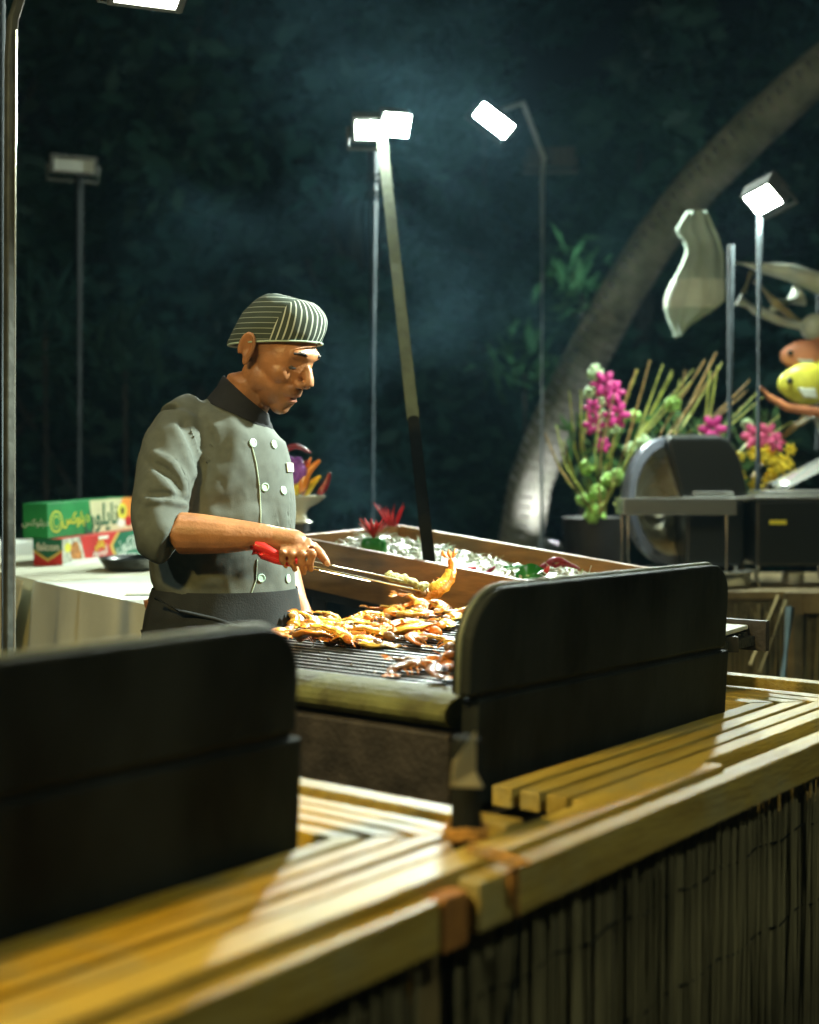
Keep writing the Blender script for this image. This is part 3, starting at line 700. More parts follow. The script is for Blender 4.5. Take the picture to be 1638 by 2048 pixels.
chilli_flower('red cut chilli opened like a flower above the green pepper', gp + Vector((0, 0, .044)), 15, 0.062, 0.75, 'pepper_red')
chilli_flower('second red chilli flower, blurred, rising behind the green pepper', on_tray(752, 1050, 0.93) + Vector((0, 0, .02)), 13, 0.095, 0.45, 'pepper_red')
pepper('red_pepper', 'small shiny red pepper at the near edge of the tray', on_tray(938, 1128, 0.22) - Vector((0, 0, .006)), 0.024, 0.045, 'pepper_red', 5)
def chilli(label, pts, r, m, group=None):
    pts = [Vector(q) for q in pts]
    t = thing('chilli', label, 'chilli', pts[0], group)
    # smooth the path
    pp = []
    for i in range(len(pts) - 1):
        for k in range(4):
            s = k / 4; a0 = pts[max(i - 1, 0)]; a1 = pts[i]; a2 = pts[i + 1]; a3 = pts[min(i + 2, len(pts) - 1)]
            pp.append(0.5 * ((2 * a1) + (a2 - a0) * s + (2 * a0 - 5 * a1 + 4 * a2 - a3) * s * s + (3 * a1 - a0 - 3 * a2 + a3) * s ** 3))
    pp.append(pts[-1]); n = len(pp)
    MB().tube(pp, [r * (0.55 + 0.45 * min(1, i / 2)) * (1 - 0.75 * (i / (n - 1)) ** 2.2) for i in range(n)], 10).build('pod', M[m], t, smooth=True)
    d = (pp[0] - pp[1]).normalized()
    MB().tube([pp[0] - d * .001, pp[0] + d * .005, pp[0] + d * 0.02], [r * .6, r * .5, r * .22], 6).build('stalk', M['leafpale'], t, smooth=True)
    return t
cq = on_tray(968, 1130, 0.3)
chilli('dark red chilli lying beside the small red pepper in the tray', [cq + Vector((-.01, 0, .0)), cq + Vector((.012, .01, .018)), cq + Vector((.030, .02, .032))], 0.008, 'pepper_dark')
cq = on_tray(1110, 1140, 0.62)
for i, (dx, dz) in enumerate(((-.02, .02), (.0, .034), (.022, .022))):
    chilli(('dark red chilli at the far end of the tray, lowest of three', 'dark red chilli at the far end of the tray, topmost of three', 'dark red chilli at the far end of the tray, nearest the corner')[i], [cq + Vector((dx - .03, 0, dz - .02)), cq + Vector((dx, .01, dz + .006)), cq + Vector((dx + .04, .0, dz - .005))], 0.010, 'pepper_dark')
chilli('small bright red chilli tip beside the green leaves in the tray', [on_tray(1082, 1140, .4) + Vector((0, 0, .0)), on_tray(1088, 1140, .4) + Vector((.005, 0, .012)), on_tray(1092, 1140, .4) + Vector((.008, 0, .026))], 0.008, 'pepper_red')
for i, (px, w) in enumerate(((1035, .55), (1062, .35))):
    c = on_tray(px, 1130, w) + Vector((0, 0, .012)); t = thing('green_leaf', ('green leaf curled at the far side of the seafood tray', 'shiny green leaf at the near side of the seafood tray')[i], 'leaf', c)
    MB().grid(lambda a, b: c + Vector(((a - .5) * .075, (b - .5) * .05 * math.sin(math.pi * min(.98, a + .02)), .016 * math.sin(a * 3) - .03 * (b - .5) ** 2 * 4 + .012 * noise.noise((a * 3, b * 3, i)))), 10, 6).build('blade', M['pepper_green'], t, smooth=True, solid=0.0015)

# goblet of chillies behind the chef
gb = P(598, 1046, 4.05)
bw = thing('footed_bowl', 'cream footed bowl of chillies standing behind the chef', 'bowl', gb)
MB().lathe(gb, [(0.040, 0), (0.042, .004), (0.024, .014), (0.021, .03), (0.032, .045), (0.062, .062), (0.079, .078), (0.082, .082), (0.078, .083), (0.058, .068), (0.02, .056)], 36).build('bowl', M['china'], bw, smooth=True)
bs = thing('bowl_stand', 'dark side table under the footed bowl', 'table', (gb.x, gb.y, 0))
MB().box((gb.x - .25, gb.y - .10, gb.z - .03), (gb.x + .02, gb.y + .16, gb.z - .001)).build('top', M['black_dark'], bs)
MB().tube([(gb.x - .1, gb.y + .03, 0), (gb.x - .1, gb.y + .03, gb.z - .03)], .03, 8).build('leg', M['black_dark'], bs)
ch = [((600, 988), (612, 950), (640, 920), 'pepper_orange', .016, 'long orange chilli leaning right in the footed bowl'),
      ((590, 990), (600, 965), (622, 915), 'pepper_orange', .011, 'thin orange chilli at the back of the footed bowl'),
      ((604, 994), (622, 970), (641, 952), 'pepper_yellow', .015, 'yellow chilli at the front right of the footed bowl'),
      ((584, 994), (598, 972), (612, 950), 'pepper_yellow', .017, 'yellow chilli with a green end at the left of the footed bowl'),
      ((592, 996), (610, 972), (618, 945), 'pepper_dark', .013, 'dark red chilli crossing the middle of the footed bowl'),
      ((636, 992), (652, 968), (660, 945), 'pepper_dark', .012, 'dark red chilli at the right rim of the footed bowl'),
      ((585, 925), (598, 935), (616, 920), 'pepper_dark', .010, 'small dark chilli deep between the orange ones'),
      ((560, 905), (592, 893), (622, 906), 'pepper_dark', .011, 'dark red chilli lying on top of the bowl, tip to the right'),
      ((583, 992), (588, 975), (594, 960), 'pepper_orange', .012, 'short orange chilli half hidden by the chef')]
for i, (a, c2, e, mm, r, lb) in enumerate(ch):
    dd = 4.05 + (i % 3 - 1) * .022
    chilli(lb, [P(*a, dd), P(*c2, dd + .005), P(*e, dd)], r, mm, None)
t = thing('purple_flower', 'purple cabbage flower tucked among the chillies', 'garnish', P(590, 940, 4.05))
for k in range(16):
    a = k * 2.4; c = P(592, 938, 4.05) + Vector((.028 * math.cos(a) * (k / 16), -.02 - .01 * (k / 16), .034 * math.sin(a) * (k / 16)))
    MB().ell(c, (.014, .009, .018), Matrix.Rotation(a, 3, 'Y'), 8, 6).build('petal', M['purple'], t, smooth=True)

# ================================================================ CLOTH TABLE AT THE LEFT
TZ = 1.0
A0 = PZ(77, 1163, TZ); e = Vector((0.54, -0.84, 0)).normalized(); wdir = Vector((0.84, 0.54, 0)).normalized()
A0.z = 0
tb = thing('trestle_table', 'folding table under the white cloths', 'table', A0)
def tpt(s, w, z): return A0 + e * s + wdir * w + ZA * z
MB().hexa([tpt(-2.4, .02, TZ - .035), tpt(.86, .02, TZ - .035), tpt(.36, .70, TZ - .035), tpt(-2.4, .70, TZ - .035), tpt(-2.4, .02, TZ - .008), tpt(.86, .02, TZ - .008), tpt(.36, .70, TZ - .008), tpt(-2.4, .70, TZ - .008)]).build('top', M['framewood'], tb)
for s in (-2.2, .30):
    for w in (.1, .62): MB().tube([tpt(s, w, 0), tpt(s, w, TZ - .036)], .016, 8).build('leg', M['steel'], tb)
def drop(s0, s1, w0, zl, folds, amp, seed, top_w=0.72, flare=0.06):
    def fn(a, b):
        s = s0 + (s1 - s0) * a
        if b < 0.4:
            w = top_w * (1 - b / 0.4); z = TZ + .001 + .003 * noise.noise((s * 6, w * 6, seed)) + .005 * max(0, noise.noise((s * 3, w * 9, seed + 4)))
            return tpt(s - (.75 * w * a if s1 > .5 else 0), w, z)
        k = (b - 0.4) / 0.6
        off = -.004 - flare * k - amp * k ** .6 * math.sin(folds * a * 6.28 + 2.5 * k + seed) - .035 * k * noise.noise((s * 4 + k * 2, k * 3, seed)) - .012 * k * noise.noise((s * 11 + k * 5, k * 4, seed))
        z = TZ - .002 - (TZ - zl) * k + .004 * (1 - k)
        return tpt(s, w0 + off, z)
    return MB().grid(fn, 70, 40)
tag(drop(-0.01, 0.90, -.006, 0.06, 2.6, .034, 2.0).build('tablecloth', M['cloth'], smooth=True, solid=0.002), 'white tablecloth on the right part of the table beside the chef', 'tablecloth')
c2 = drop(-2.45, 0.035, .004, 0.10, 5, .02, 5.0).build('tablecloth', M['cloth_cream'], smooth=True, solid=0.002)
tag(c2, 'cream tablecloth on the left part of the table behind the steel post', 'tablecloth')
# free corner of the cream cloth swagging down
def swag(a, b):
    p0_ = tpt(-0.30 + .30 * a, -.03, TZ + .004); pt = tpt(-.22, -.09, TZ - .55)
    k = b; p = p0_.lerp(pt, k)
    return p + wdir * (-.02 * math.sin(a * 9) * k * (1 - k) * 2 - .012) + e * (.02 * math.sin(b * 3.1))
sw = MB().grid(swag, 24, 30).build('hanging_corner', M['cloth_cream'], c2, smooth=True, solid=0.002)
# folded napkins and creased sheet on the table top
def heap(c, sx, sy, sz, seed, rot):
    m = Matrix.Rotation(rot, 3, 'Z')
    def fn(a, b):
        x = (a - .5) * 2; y = (b - .5) * 2; k = max(0, 1 - max(abs(x), abs(y)) ** 4)
        return c + m @ Vector((x * sx, y * sy, sz * k * (.75 + .35 * noise.noise((x * 2, y * 3, seed))) + .004 * noise.noise((x * 6, y * 6, seed))))
    return MB().grid(fn, 26, 26)
tag(heap(PZ(35, 1108, TZ) + Vector((0, 0, .006)), .22, .16, .055, 2.2, .4).build('folded_cloth', M['cloth'], smooth=True), 'white cloth folded in a heap left of the red box', 'cloth')
tag(heap(PZ(205, 1122, TZ) + Vector((0, 0, .004)), .30, .10, .018, 7.0, 1.15).build('folded_cloth', M['cloth'], smooth=True), 'creased white cloth lying in front of the stacked boxes', 'cloth')
# the dark pan and the small tray edge near the chef
pc = PZ(262, 1122, TZ + .03)
pn = thing('black_pan', 'black oval pan on the table beside the chef', 'pan', pc)
MB().lathe(pc - Vector((0, 0, .024)), [(.10, 0), (.125, .006), (.15, .034), (.156, .040), (.150, .042), (.128, .014), (.05, .008)], 36, Matrix.Diagonal((0.62, 0.95, 0.9)).to_3x3()).build('pan_body', M['blackdish'], pn, smooth=True)
wp = PZ(300, 1190, TZ + .004)
tag(MB().box((wp.x - .055, wp.y - .03, TZ + .006), (wp.x + .06, wp.y + .05, TZ + .012)).build('white_card', M['white'], bevel=0.001), 'white card on the tablecloth against the chef', 'card')

# ---------------------------------------------------------------- stacked cartons
def text_mesh(s, size, bold=0.0):
    c = bpy.data.curves.new('lettering', 'FONT'); c.body = s; c.size = size; c.align_x = 'CENTER'; c.align_y = 'CENTER'; c.extrude = 0.0003; c.offset = bold; c.resolution_u = 4
    o = bpy.data.objects.new('lettering', c); COL.objects.link(o)
    dg = bpy.context.evaluated_depsgraph_get(); me = bpy.data.meshes.new_from_object(o.evaluated_get(dg))
    bpy.data.objects.remove(o); return me
AR = dict(deluxe='\ufea9\ufef3\ufee0\ufeee\ufedb\ufeb2'[::-1], nylon='\ufee7\ufe8e\ufef3\ufee0\ufeee\ufee5'[::-1], falcon='\ufed3\ufe8e\ufedf\ufedc\ufeee\ufee5'[::-1], sheets='\ufead\ufed7\ufe8e\ufe8b\ufed6'[::-1], alu='\ufe83\ufedf\ufeee\ufee3\ufee8\ufef4\ufeee\ufee1'[::-1])
class Carton:
    def __init__(s, name, label, O, dirx, ln, dp, ht, base):
        s.t = thing(name, label, 'box', O)
        s.O = O; s.x = Vector(dirx).normalized(); s.y = Vector((-s.x.y, s.x.x, 0)).normalized(); s.z = s.x.cross(s.y); s.ln, s.dp, s.ht = ln, dp, ht
        c = [O, O + s.x * ln, O + s.x * ln + s.y * dp, O + s.y * dp]
        MB().hexa(c + [p + s.z * ht for p in c]).build('carton', M[base], s.t, bevel=0.002)
        # bodies: long face is the -y side, end face the -x side
        s.faces = dict(long=(O, s.x, s.z, -s.y, ln, ht), end=(O + s.y * dp, -s.y, s.z, -s.x, dp, ht))
    def patch(s, f, pts, m, lift=1):
        o, a, b, n, w, h = s.faces[f]
        q = [o + a * (x * w) + b * (y * h) + n * 0.0004 * lift for x, y in pts]
        MB().prism(q, n * 0.0004).build('print_panel', M[m], s.t)
    def disc(s, f, x, y, rx, ry, m, lift=2):
        o, a, b, n, w, h = s.faces[f]
        s.patch(f, [(x + rx / w * math.cos(2 * math.pi * k / 24), y + ry / h * math.sin(2 * math.pi * k / 24)) for k in range(24)], m, lift)
    def text(s, f, txt, x, y, size, m, lift=3, bold=0.0, tilt=0.0, sx=1.0):
        o, a, b, n, w, h = s.faces[f]
        me = text_mesh(txt, size, bold)
        mt = Matrix((a, b, n)).transposed().to_4x4(); mt.translation = o + a * x * w + b * y * h + n * (0.0004 * lift + 0.0007)
        me.transform(mt @ Matrix.Diagonal((sx, 1, 1, 1)) @ Matrix.Rotation(tilt, 4, 'Z'))
        link('lettering', me, M[m], s.t)
O1 = P(125, 1133, 4.40); X1 = (P(265, 1109, 4.9) - O1).normalized()
lo = Carton('foil_carton', 'red and green carton with white lettering, lower of the two stacked boxes', O1, X1, 0.60, 0.105, 0.090, 'print_red')
# end face, x runs left (0) to right (1)
lo.patch('end', [(0, 1), (0, .52), (.5, .16), (1, .52), (1, 1)], 'print_gold', 1)
lo.patch('end', [(0, 1), (0, .62), (.5, .28), (1, .62), (1, 1)], 'print_dkgreen', 2)
lo.text('end', 'falcon', .52, .70, 0.036, 'print_white', 3, 0.0006, 0, .98)
lo.patch('long', [(0, 0), (.27, 0), (.20, 1), (0, 1)], 'print_foil', 1)
lo.disc('long', .14, .52, .032, .030, 'print_brown', 2)
lo.disc('long', .06, .66, .022, .016, 'print_yellow', 2)
lo.disc('long', .185, .30, .018, .020, 'print_brown', 3)
lo.patch('long', [(.62, 0), (.56, .5), (.66, 1), (.70, 1), (.60, .5), (.66, 0)], 'print_gold', 1)
lo.patch('long', [(.66, 0), (.60, .5), (.70, 1), (1, 1), (1, 0)], 'print_dkgreen', 2)
lo.text('long', AR['sheets'], .44, .62, 0.036, 'print_yellow', 3, 0.0004)
lo.text('long', AR['alu'], .44, .33, 0.034, 'print_white', 3, 0.0004)
lo.text('long', AR['falcon'], .80, .46, 0.068, 'print_white', 3, 0.0008)
lo.patch('long', [(.42, .80), (.54, .80), (.54, .92), (.42, .92)], 'print_white', 2)
O2 = O1 + lo.z * .0915 - lo.x * .004 + lo.y * .016
O2 = O2 - lo.y * 0.0
hi = Carton('wrap_carton', 'green and cream carton with a picture of fruit, upper of the two stacked boxes', O2 + Vector((-.03, .0, 0)), Vector((X1.x * 1.10, X1.y, X1.z)), 0.60, 0.092, 0.115, 'print_green')
hi.text('end', AR['deluxe'], .52, .45, 0.031, 'print_white', 2)
hi.patch('long', [(.50, 0), (1, 0), (1, 1), (.46, 1)], 'print_cream', 1)
hi.disc('long', .09, .46, .040, .036, 'print_yellow', 1)
hi.disc('long', .09, .46, .034, .031, 'print_green', 2)
hi.disc('long', .09, .46, .024, .020, 'print_yellow', 3)
hi.disc('long', .09, .46, .021, .017, 'print_green', 4)
hi.text('long', AR['deluxe'], .30, .50, 0.056, 'print_yellow', 2, 0.0004)
hi.text('long', AR['nylon'], .60, .50, 0.105, 'print_dkgreen', 3, 0.0018)
hi.patch('long', [(.80, .45), (.86, 1), (1, 1), (1, .3), (.88, .28)], 'print_orange', 2)
hi.disc('long', .86, .58, .034, .030, 'print_yellow', 3)
hi.disc('long', .86, .60, .013, .014, 'apron', 4)
hi.disc('long', .84, .22, .030, .016, 'print_white', 3)
hi.disc('long', .94, .25, .030, .018, 'print_red', 4)

# ================================================================ THE CHEF
chef = thing('person', 'man in grey chef jacket and striped cap bending over the grill with tongs', 'person', (P(440, 1290, 3.02).x, 3.02, 0))
HP = P(547, 706, 2.95)
HM = Matrix.Translation(HP) @ Matrix.Rotation(R(-30), 4, 'Z') @ Matrix.Rotation(R(25), 4, 'Y')
hm3 = HM.to_3x3()
bd = MB()
def hl(p): return HM @ Vector(p)
# skull, face
bd.ell(hl((-.004, 0, .036)), (.094, .074, .084), hm3, 28, 20)
bd.ell(hl((.030, 0, .005)), (.070, .066, .085), hm3, 24, 16)
bd.ell(hl((.034, 0, -.050)), (.057, .054, .062), hm3, 24, 16)
bd.ell(hl((.064, 0, -.097)), (.022, .026, .020), hm3, 16, 12)
bd.ell(hl((.082, 0, .028)), (.020, .050, .018), hm3, 16, 12)     # brow ridge
for s in (-1, 1):
    bd.ell(hl((.055, .036 * s, -.022)), (.032, .026, .028), hm3, 16, 12)  # cheekbones
    bd.ell(hl((.010, .046 * s, -.052)), (.040, .018, .036), hm3, 12, 10)  # jaw corner
    bd.ell(hl((.073, .031 * s, .002)), (.0155, .0175, .0125), hm3, 12, 8)    # eyelids
    # ear
    er = hm3 @ (Matrix.Rotation(R(-18) * 1, 3, 'Y') @ Matrix.Rotation(R(20) * s, 3, 'Z'))
    bd.ell(hl((-.012, .080 * s, .000)), (.017, .008, .031), er, 16, 12)
    bd.tube([hl((-.004 + .016 * math.cos(a) - .008, (.083 + .004 * math.sin(a * .5)) * s, .004 + .028 * math.sin(a))) for a in [R(-100 + 30 * k) for k in range(12)]], .0052, 8)
    bd.ell(hl((-.006, .080 * s, -.028)), (.008, .006, .010), hm3, 10, 8)
bd.tube([hl((.090, 0, .020)), hl((.099, 0, .002)), hl((.112, 0, -.018)), hl((.117, 0, -.030))], [.009, .0098, .0112, .0112], 12)
for s in (-1, 1): bd.ell(hl((.101, .013 * s, -.034)), (.012, .009, .009), hm3, 12, 8)
bd.ell(hl((.078, 0, -.054)), (.022, .032, .022), hm3, 14, 10)
bd.ell(hl((.072, 0, -.080)), (.020, .028, .022), hm3, 14, 10)
bd.ell(hl((.086, 0, -.058)), (.015, .024, .013), hm3, 14, 10)
bd.ell(hl((.0905, 0, -.062)), (.010, .022, .0056), hm3, 14, 10)
bd.ell(hl((.087, 0, -.0755)), (.011, .020, .0068), hm3, 14, 10)
# neck
bd.tube([hl((-.026, 0, -.01)), P(506, 768, 2.97), P(484, 812, 2.985), P(470, 850, 3.0)], [.066, .059, .056, .070], 20)
# inner torso, legs under the clothes
def xring(py, l, r, dc, dh, shrink=0.0, n=32, pw=1.0):
    c = P((l + r) / 2, py, dc); hw = (r - l) / 2 * dc / FPX - shrink
    return [c + Vector((hw * math.cos(t), (dh - shrink) * math.sin(t), 0)) for t in [2 * math.pi * k / n for k in range(n)]]
def cring(back, frnt, dc, dh, n=32, shrink=0.0):
    a, b = P(*back, dc), P(*frnt, dc); c = (a + b) / 2; h = (b - a) / 2; h = h * (1 - shrink / h.length)
    return [c + h * math.cos(t) + Vector((0, (dh - shrink) * math.sin(t), 0)) for t in [2 * math.pi * k / n for k in range(n)]]
NECK = [((440, 786), (532, 840), 2.982, .064), ((418, 796), (540, 850), 2.985, .090), ((382, 814), (551, 862), 2.99, .114), ((352, 838), (561, 874), 2.995, .132)]
TOR = [(882, 335, 573, 3.0, .142), (930, 322, 583, 3.0, .150), (1000, 312, 591, 3.0, .152), (1060, 306, 591, 3.0, .152), (1120, 299, 590, 3.0, .150), (1160, 301, 592, 3.0, .148), (1185, 312, 594, 3.0, .146), (1206, 326, 595, 3.0, .144)]
bd.rings([cring(*q, shrink=.016) for q in NECK] + [xring(*q, shrink=.016) for q in TOR])
for s in (-1, 1):
    bd.tube([(chef.location.x + .085 * s, 3.0, 1.02), (chef.location.x + .09 * s, 2.98, .55), (chef.location.x + .09 * s, 3.02, .07)], [.085, .058, .045], 16)
# right arm (near)
RSH, REL = P(374, 866, 2.94), P(318, 1066, 2.795)
bd.tube([P(430, 860, 2.98), RSH, P(345, 930, 2.87), REL], [.05, .046, .044, .043], 16)
bd.tube([REL, P(360, 1066, 2.79), P(400, 1068, 2.788), P(452, 1071, 2.787), P(505, 1072, 2.79), P(545, 1076, 2.795)], [.042, .0445, .0425, .0375, .0300, .0262], 18)
# hand
def hp(px, py, d=2.795): return P(px, py, d)
bd.tube([hp(515, 1073), hp(540, 1076), hp(565, 1081), hp(590, 1086), hp(606, 1090)], [.0275, .0265, .0275, .028, .023], 16)
FING = [([(574, 1078), (564, 1104), (564, 1121), (572, 1132)], .0070), ([(588, 1074), (583, 1108), (583, 1125), (590, 1139)], .0076), ([(602, 1074), (604, 1108), (603, 1128), (607, 1146)], .0078), ([(614, 1080), (626, 1108), (621, 1126), (622, 1139)], .0076)]
for pts, r in FING:
    q = [hp(pts[0][0], pts[0][1], 2.79), hp(pts[1][0], pts[1][1], 2.752), hp(pts[2][0], pts[2][1], 2.757), hp(pts[3][0], pts[3][1], 2.782)]
    bd.tube(q, [r * 1.18, r * 1.1, r, r * .8], 10); bd.ell(q[1], (r * 1.16,) * 3, None, 10, 8); bd.ell(q[3], (r * .82,) * 3, None, 10, 8)
TH_ = [hp(604, 1082, 2.80), hp(624, 1092, 2.795), hp(641, 1108, 2.788), hp(653, 1124, 2.784)]
bd.tube(TH_, [.0135, .0122, .0108, .0082], 12); bd.ell(TH_[3], (.0083,) * 3, None, 10, 8)
# left arm (far): forearm comes down to the grill edge
LS, LE, LW, LH = P(500, 890, 3.08), P(528, 1065, 3.16), P(590, 1205, 3.06), P(603, 1240, 3.03)
bd.tube([LS, P(514, 960, 3.12), LE], [.05, .045, .042], 14)
bd.tube([LE, P(560, 1130, 3.12), LW, LH], [.043, .043, .029, .030], 14)
for k in range(4):
    a = LH + Vector((-.016 + .012 * k, -.02, -.002)); bd.tube([a, a + Vector((.006, -.026, -.010)), a + Vector((.010, -.034, -.030)), a + Vector((.010, -.026, -.046))], [.0095, .009, .0085, .007], 8)
bd.tube([LH + Vector((.012, -.01, 0)), LH + Vector((.036, -.018, -.012)), LH + Vector((.046, -.026, -.030))], [.011, .0105, .008], 8)
body = fuse(bd, 'body', 0.0031, 4, 0.5)
# sculpt: sockets, mouth line, nostrils, knuckles
inv = HM.inverted()
SC_ = [((.086, .030, .011), .012, -.007, 0), ((.086, -.030, .011), .012, -.007, 0), ((.084, .034, -.012), .010, -.003, 0), ((.084, -.034, -.012), .010, -.003, 0), ((.101, 0, -.0685), .006, -.004, 1), ((.078, .045, -.040), .018, -.003, 0), ((.078, -.045, -.040), .018, -.003, 0), ((.092, 0, -.088), .010, -.004, 0), ((-.008, .087, .002), .009, -.011, 2), ((-.008, -.087, .002), .009, -.011, 2)]
for v in body.vertices:
    p = inv @ v.co
    if p.length < .2 and p.z > .024 + .46 * p.x and abs(p.y) < .079:
        p = Vector((p.x * .95, p.y * .94, p.z - .006 - max(0, p.z - .06) * .12)); v.co = HM @ p
    elif p.length < .2:
        dv = Vector((0, 0, 0))
        for c, sg, amt, ty in SC_:
            q = p - Vector(c)
            if ty == 1: w = math.exp(-(q.z ** 2) / (2 * .0028 ** 2)) * math.exp(-(q.y ** 2) / (2 * .016 ** 2)) * math.exp(-(q.x ** 2) / (2 * .02 ** 2))
            elif ty == 2: w = math.exp(-(q.x ** 2) / (2 * .007 ** 2) - (q.z ** 2) / (2 * .014 ** 2) - (q.y ** 2) / (2 * .008 ** 2))
            else: w = math.exp(-q.length_squared / (2 * sg * sg))
            dv += (Vector((0, -1 if c[1] < 0 else 1, 0)) if ty == 2 else Vector((1, 0, 0))) * amt * w
        v.co += hm3 @ dv
at = body.attributes.new('stubble', 'FLOAT', 'POINT'); al = body.attributes.new('lips', 'FLOAT', 'POINT')
for i, v in enumerate(body.vertices):
    p = inv @ v.co; a = b_ = 0.0
    if p.length < .2 and p.z > -.14:
        jaw = max(0, min(1, (-.040 - p.z + max(0, p.x - .07) * .6) / .03)) * max(0, min(1, (p.x + .005) / .03)) * max(0, min(1, (p.z + .135) / .03))
        side = math.exp(-((p.x - .012) / .014) ** 2) * max(0, min(1, (p.z + .05) / .04)) * (1 if p.z < .05 else 0)
        nape = max(0, min(1, (-.035 - p.x) / .02)) * max(0, min(1, (p.z + .075) / .03))
        a = min(1, jaw * .75 + side * .8 + nape * .9)
        b_ = math.exp(-((p.z + .069) / .0085) ** 2) * math.exp(-(p.y / .020) ** 4) * max(0, min(1, (p.x - .074) / .012))
    at.data[i].value = a; al.data[i].value = b_
sk = M['skin']; n_ = sk.node_tree.nodes; l_ = sk.node_tree.links; pb_ = n_['Principled BSDF']
src_ = pb_.inputs['Base Color'].links[0].from_socket
for nm_, col_, amt_ in (('stubble', (.075, .055, .045, 1), .62), ('lips', (.26, .085, .065, 1), .75)):
    a_ = n_.new('ShaderNodeAttribute'); a_.attribute_name = nm_
    k_ = n_.new('ShaderNodeMath'); k_.operation = 'MULTIPLY'; k_.inputs[1].default_value = amt_; l_.new(a_.outputs['Fac'], k_.inputs[0])
    mx_ = n_.new('ShaderNodeMix'); mx_.data_type = 'RGBA'; l_.new(k_.outputs[0], mx_.inputs[0]); l_.new(src_, mx_.inputs[6]); mx_.inputs[7].default_value = col_; src_ = mx_.outputs[2]
l_.new(src_, pb_.inputs['Base Color'])
bo = link('body', body, M['skin'], chef, True)
for s in (-1, 1):
    MB().tube([hl((.088 + .007 - .012 * k * k / 9, (.012 + .012 * k) * s, .028 + .004 * math.sin(k * 1.0))) for k in range(4)], [.0045, .0066, .0060, .003], 6, flat=.8).build('eyebrow', M['brow'], chef, smooth=True)
    MB().ell(hl((.0745, .031 * s, -.003)), (.0115, .0125, .0075), hm3, 16, 10).build('eye', M['eye'], chef, smooth=True)
    MB().tube([hl((.0885 - .0035 * abs(k), (.031 + .0045 * k) * s, -.0015 - .0012 * abs(k))) for k in (-2, -1, 0, 1, 2)], .0018, 5).build('eyelash', M['brow'], chef, smooth=True)
MB().ell(hp(655, 1127, 2.7775), (.0058, .002, .0068), Matrix.Rotation(R(-35), 3, 'Y'), 10, 6).build('nail', M['nail'], chef, smooth=True)

# jacket: torso + sleeves, fused, with folds
jk = MB()
jk.rings([cring(*q) for q in NECK] + [xring(*q) for q in TOR])
jk.tube([P(440, 820, 2.98), P(395, 832, 2.965), P(362, 858, 2.93)], [.045, .058, .066], 20)
SL = [P(384, 838, 2.955), P(362, 862, 2.915), P(348, 895, 2.885), P(338, 935, 2.86), P(328, 975, 2.838), P(320, 1012, 2.815), P(317, 1045, 2.80), P(322, 1070, 2.795), P(345, 1083, 2.79)]
jk.tube(SL, [.054, .064, .068, .0675, .064, .060, .058, .060, .056], 24)
jk.tube([P(500, 880, 3.07), P(515, 960, 3.12), P(530, 1065, 3.15), P(550, 1128, 3.12)], [.055, .058, .054, .046], 18)
jme = fuse(jk, 'jacket', 0.0050, 9, 0.6)
slv = [(SL[i], SL[min(i + 1, len(SL) - 1)]) for i in range(len(SL))]
def ridge(x): return 1 - abs(math.sin(x))
FOLDS = [ # px polylines of the creases, depth of crease (negative goes in), width px
    ([(405, 845), (418, 880), (410, 920), (398, 960), (380, 1004)], -.010, 8),
    ([(368, 850), (385, 890), (398, 930)], -.010, 7), ([(352, 858), (372, 900), (390, 950)], .007, 7),
    ([(310, 912), (340, 925), (366, 960), (374, 990)], .011, 8), ([(318, 935), (345, 955), (362, 985)], -.009, 7),
    ([(305, 950), (330, 968), (352, 990), (372, 1000)], .009, 7), ([(300, 990), (330, 990), (372, 1000)], -.012, 5), ([(298, 1003), (335, 1001), (372, 1008)], .010, 5),
    ([(278, 1040), (300, 1015), (330, 1003)], -.006, 5),
    ([(430, 980), (460, 930), (480, 880)], .008, 18), ([(440, 1010), (480, 1000), (518, 990)], -.007, 16), ([(420, 1030), (470, 1040), (515, 1030)], .006, 14),
    ([(380, 1190), (430, 1150), (490, 1120)], .006, 18), ([(400, 1200), (460, 1180), (510, 1150)], -.005, 16), ([(320, 1150), (370, 1170), (430, 1195)], -.005, 14), ([(330, 1175), (390, 1190), (440, 1205)], .005, 10),
    ([(545, 1010), (552, 1060), (556, 1110)], -.006, 9), ([(575, 990), (574, 1050), (578, 1100)], .006, 9), ([(440, 830), (455, 870), (450, 920)], -.006, 14)]
def seg_d(x, y, a, b):
    dx, dy = b[0] - a[0], b[1] - a[1]; t = max(0, min(1, ((x - a[0]) * dx + (y - a[1]) * dy) / (dx * dx + dy * dy)))
    return math.hypot(x - a[0] - t * dx, y - a[1] - t * dy)
cP, sP = math.cos(PITCH), math.sin(PITCH)
jb0 = BVHTree.FromPolygons([v.co for v in jme.vertices], [p.vertices for p in jme.polygons])
for v in jme.vertices:
    nrm = v.normal; q = v.co - CAMP; dd = q.y * cP - q.z * sP
    X = 819 + FPX * q.x / dd; Y = 1024 - FPX * (q.y * sP + q.z * cP) / dd
    amt = .0035 * noise.noise(v.co * 14) + .003 * noise.noise(Vector((v.co.x * 30 + v.co.z * 18, v.co.y * 12, v.co.z * 9)))
    h0 = jb0.ray_cast(CAMP, q.normalized()) if nrm.y < .25 else None
    if h0 and h0[3] is not None and h0[3] > q.length - .012:
        for pl, am, wd in FOLDS:
            dm = min(seg_d(X, Y, pl[i], pl[i + 1]) for i in range(len(pl) - 1))
            if dm < wd * 4: amt += am * 0.95 * math.exp(-(dm / (wd * 1.35)) ** 2)
    v.co += nrm * amt
jme.update()
jme = baked(jme, [('SMOOTH', dict(factor=0.5, iterations=3))])
jo = link('jacket', jme, M['jacket'], chef, True)
bvh = BVHTree.FromPolygons([v.co for v in jme.vertices], [p.vertices for p in jme.polygons])
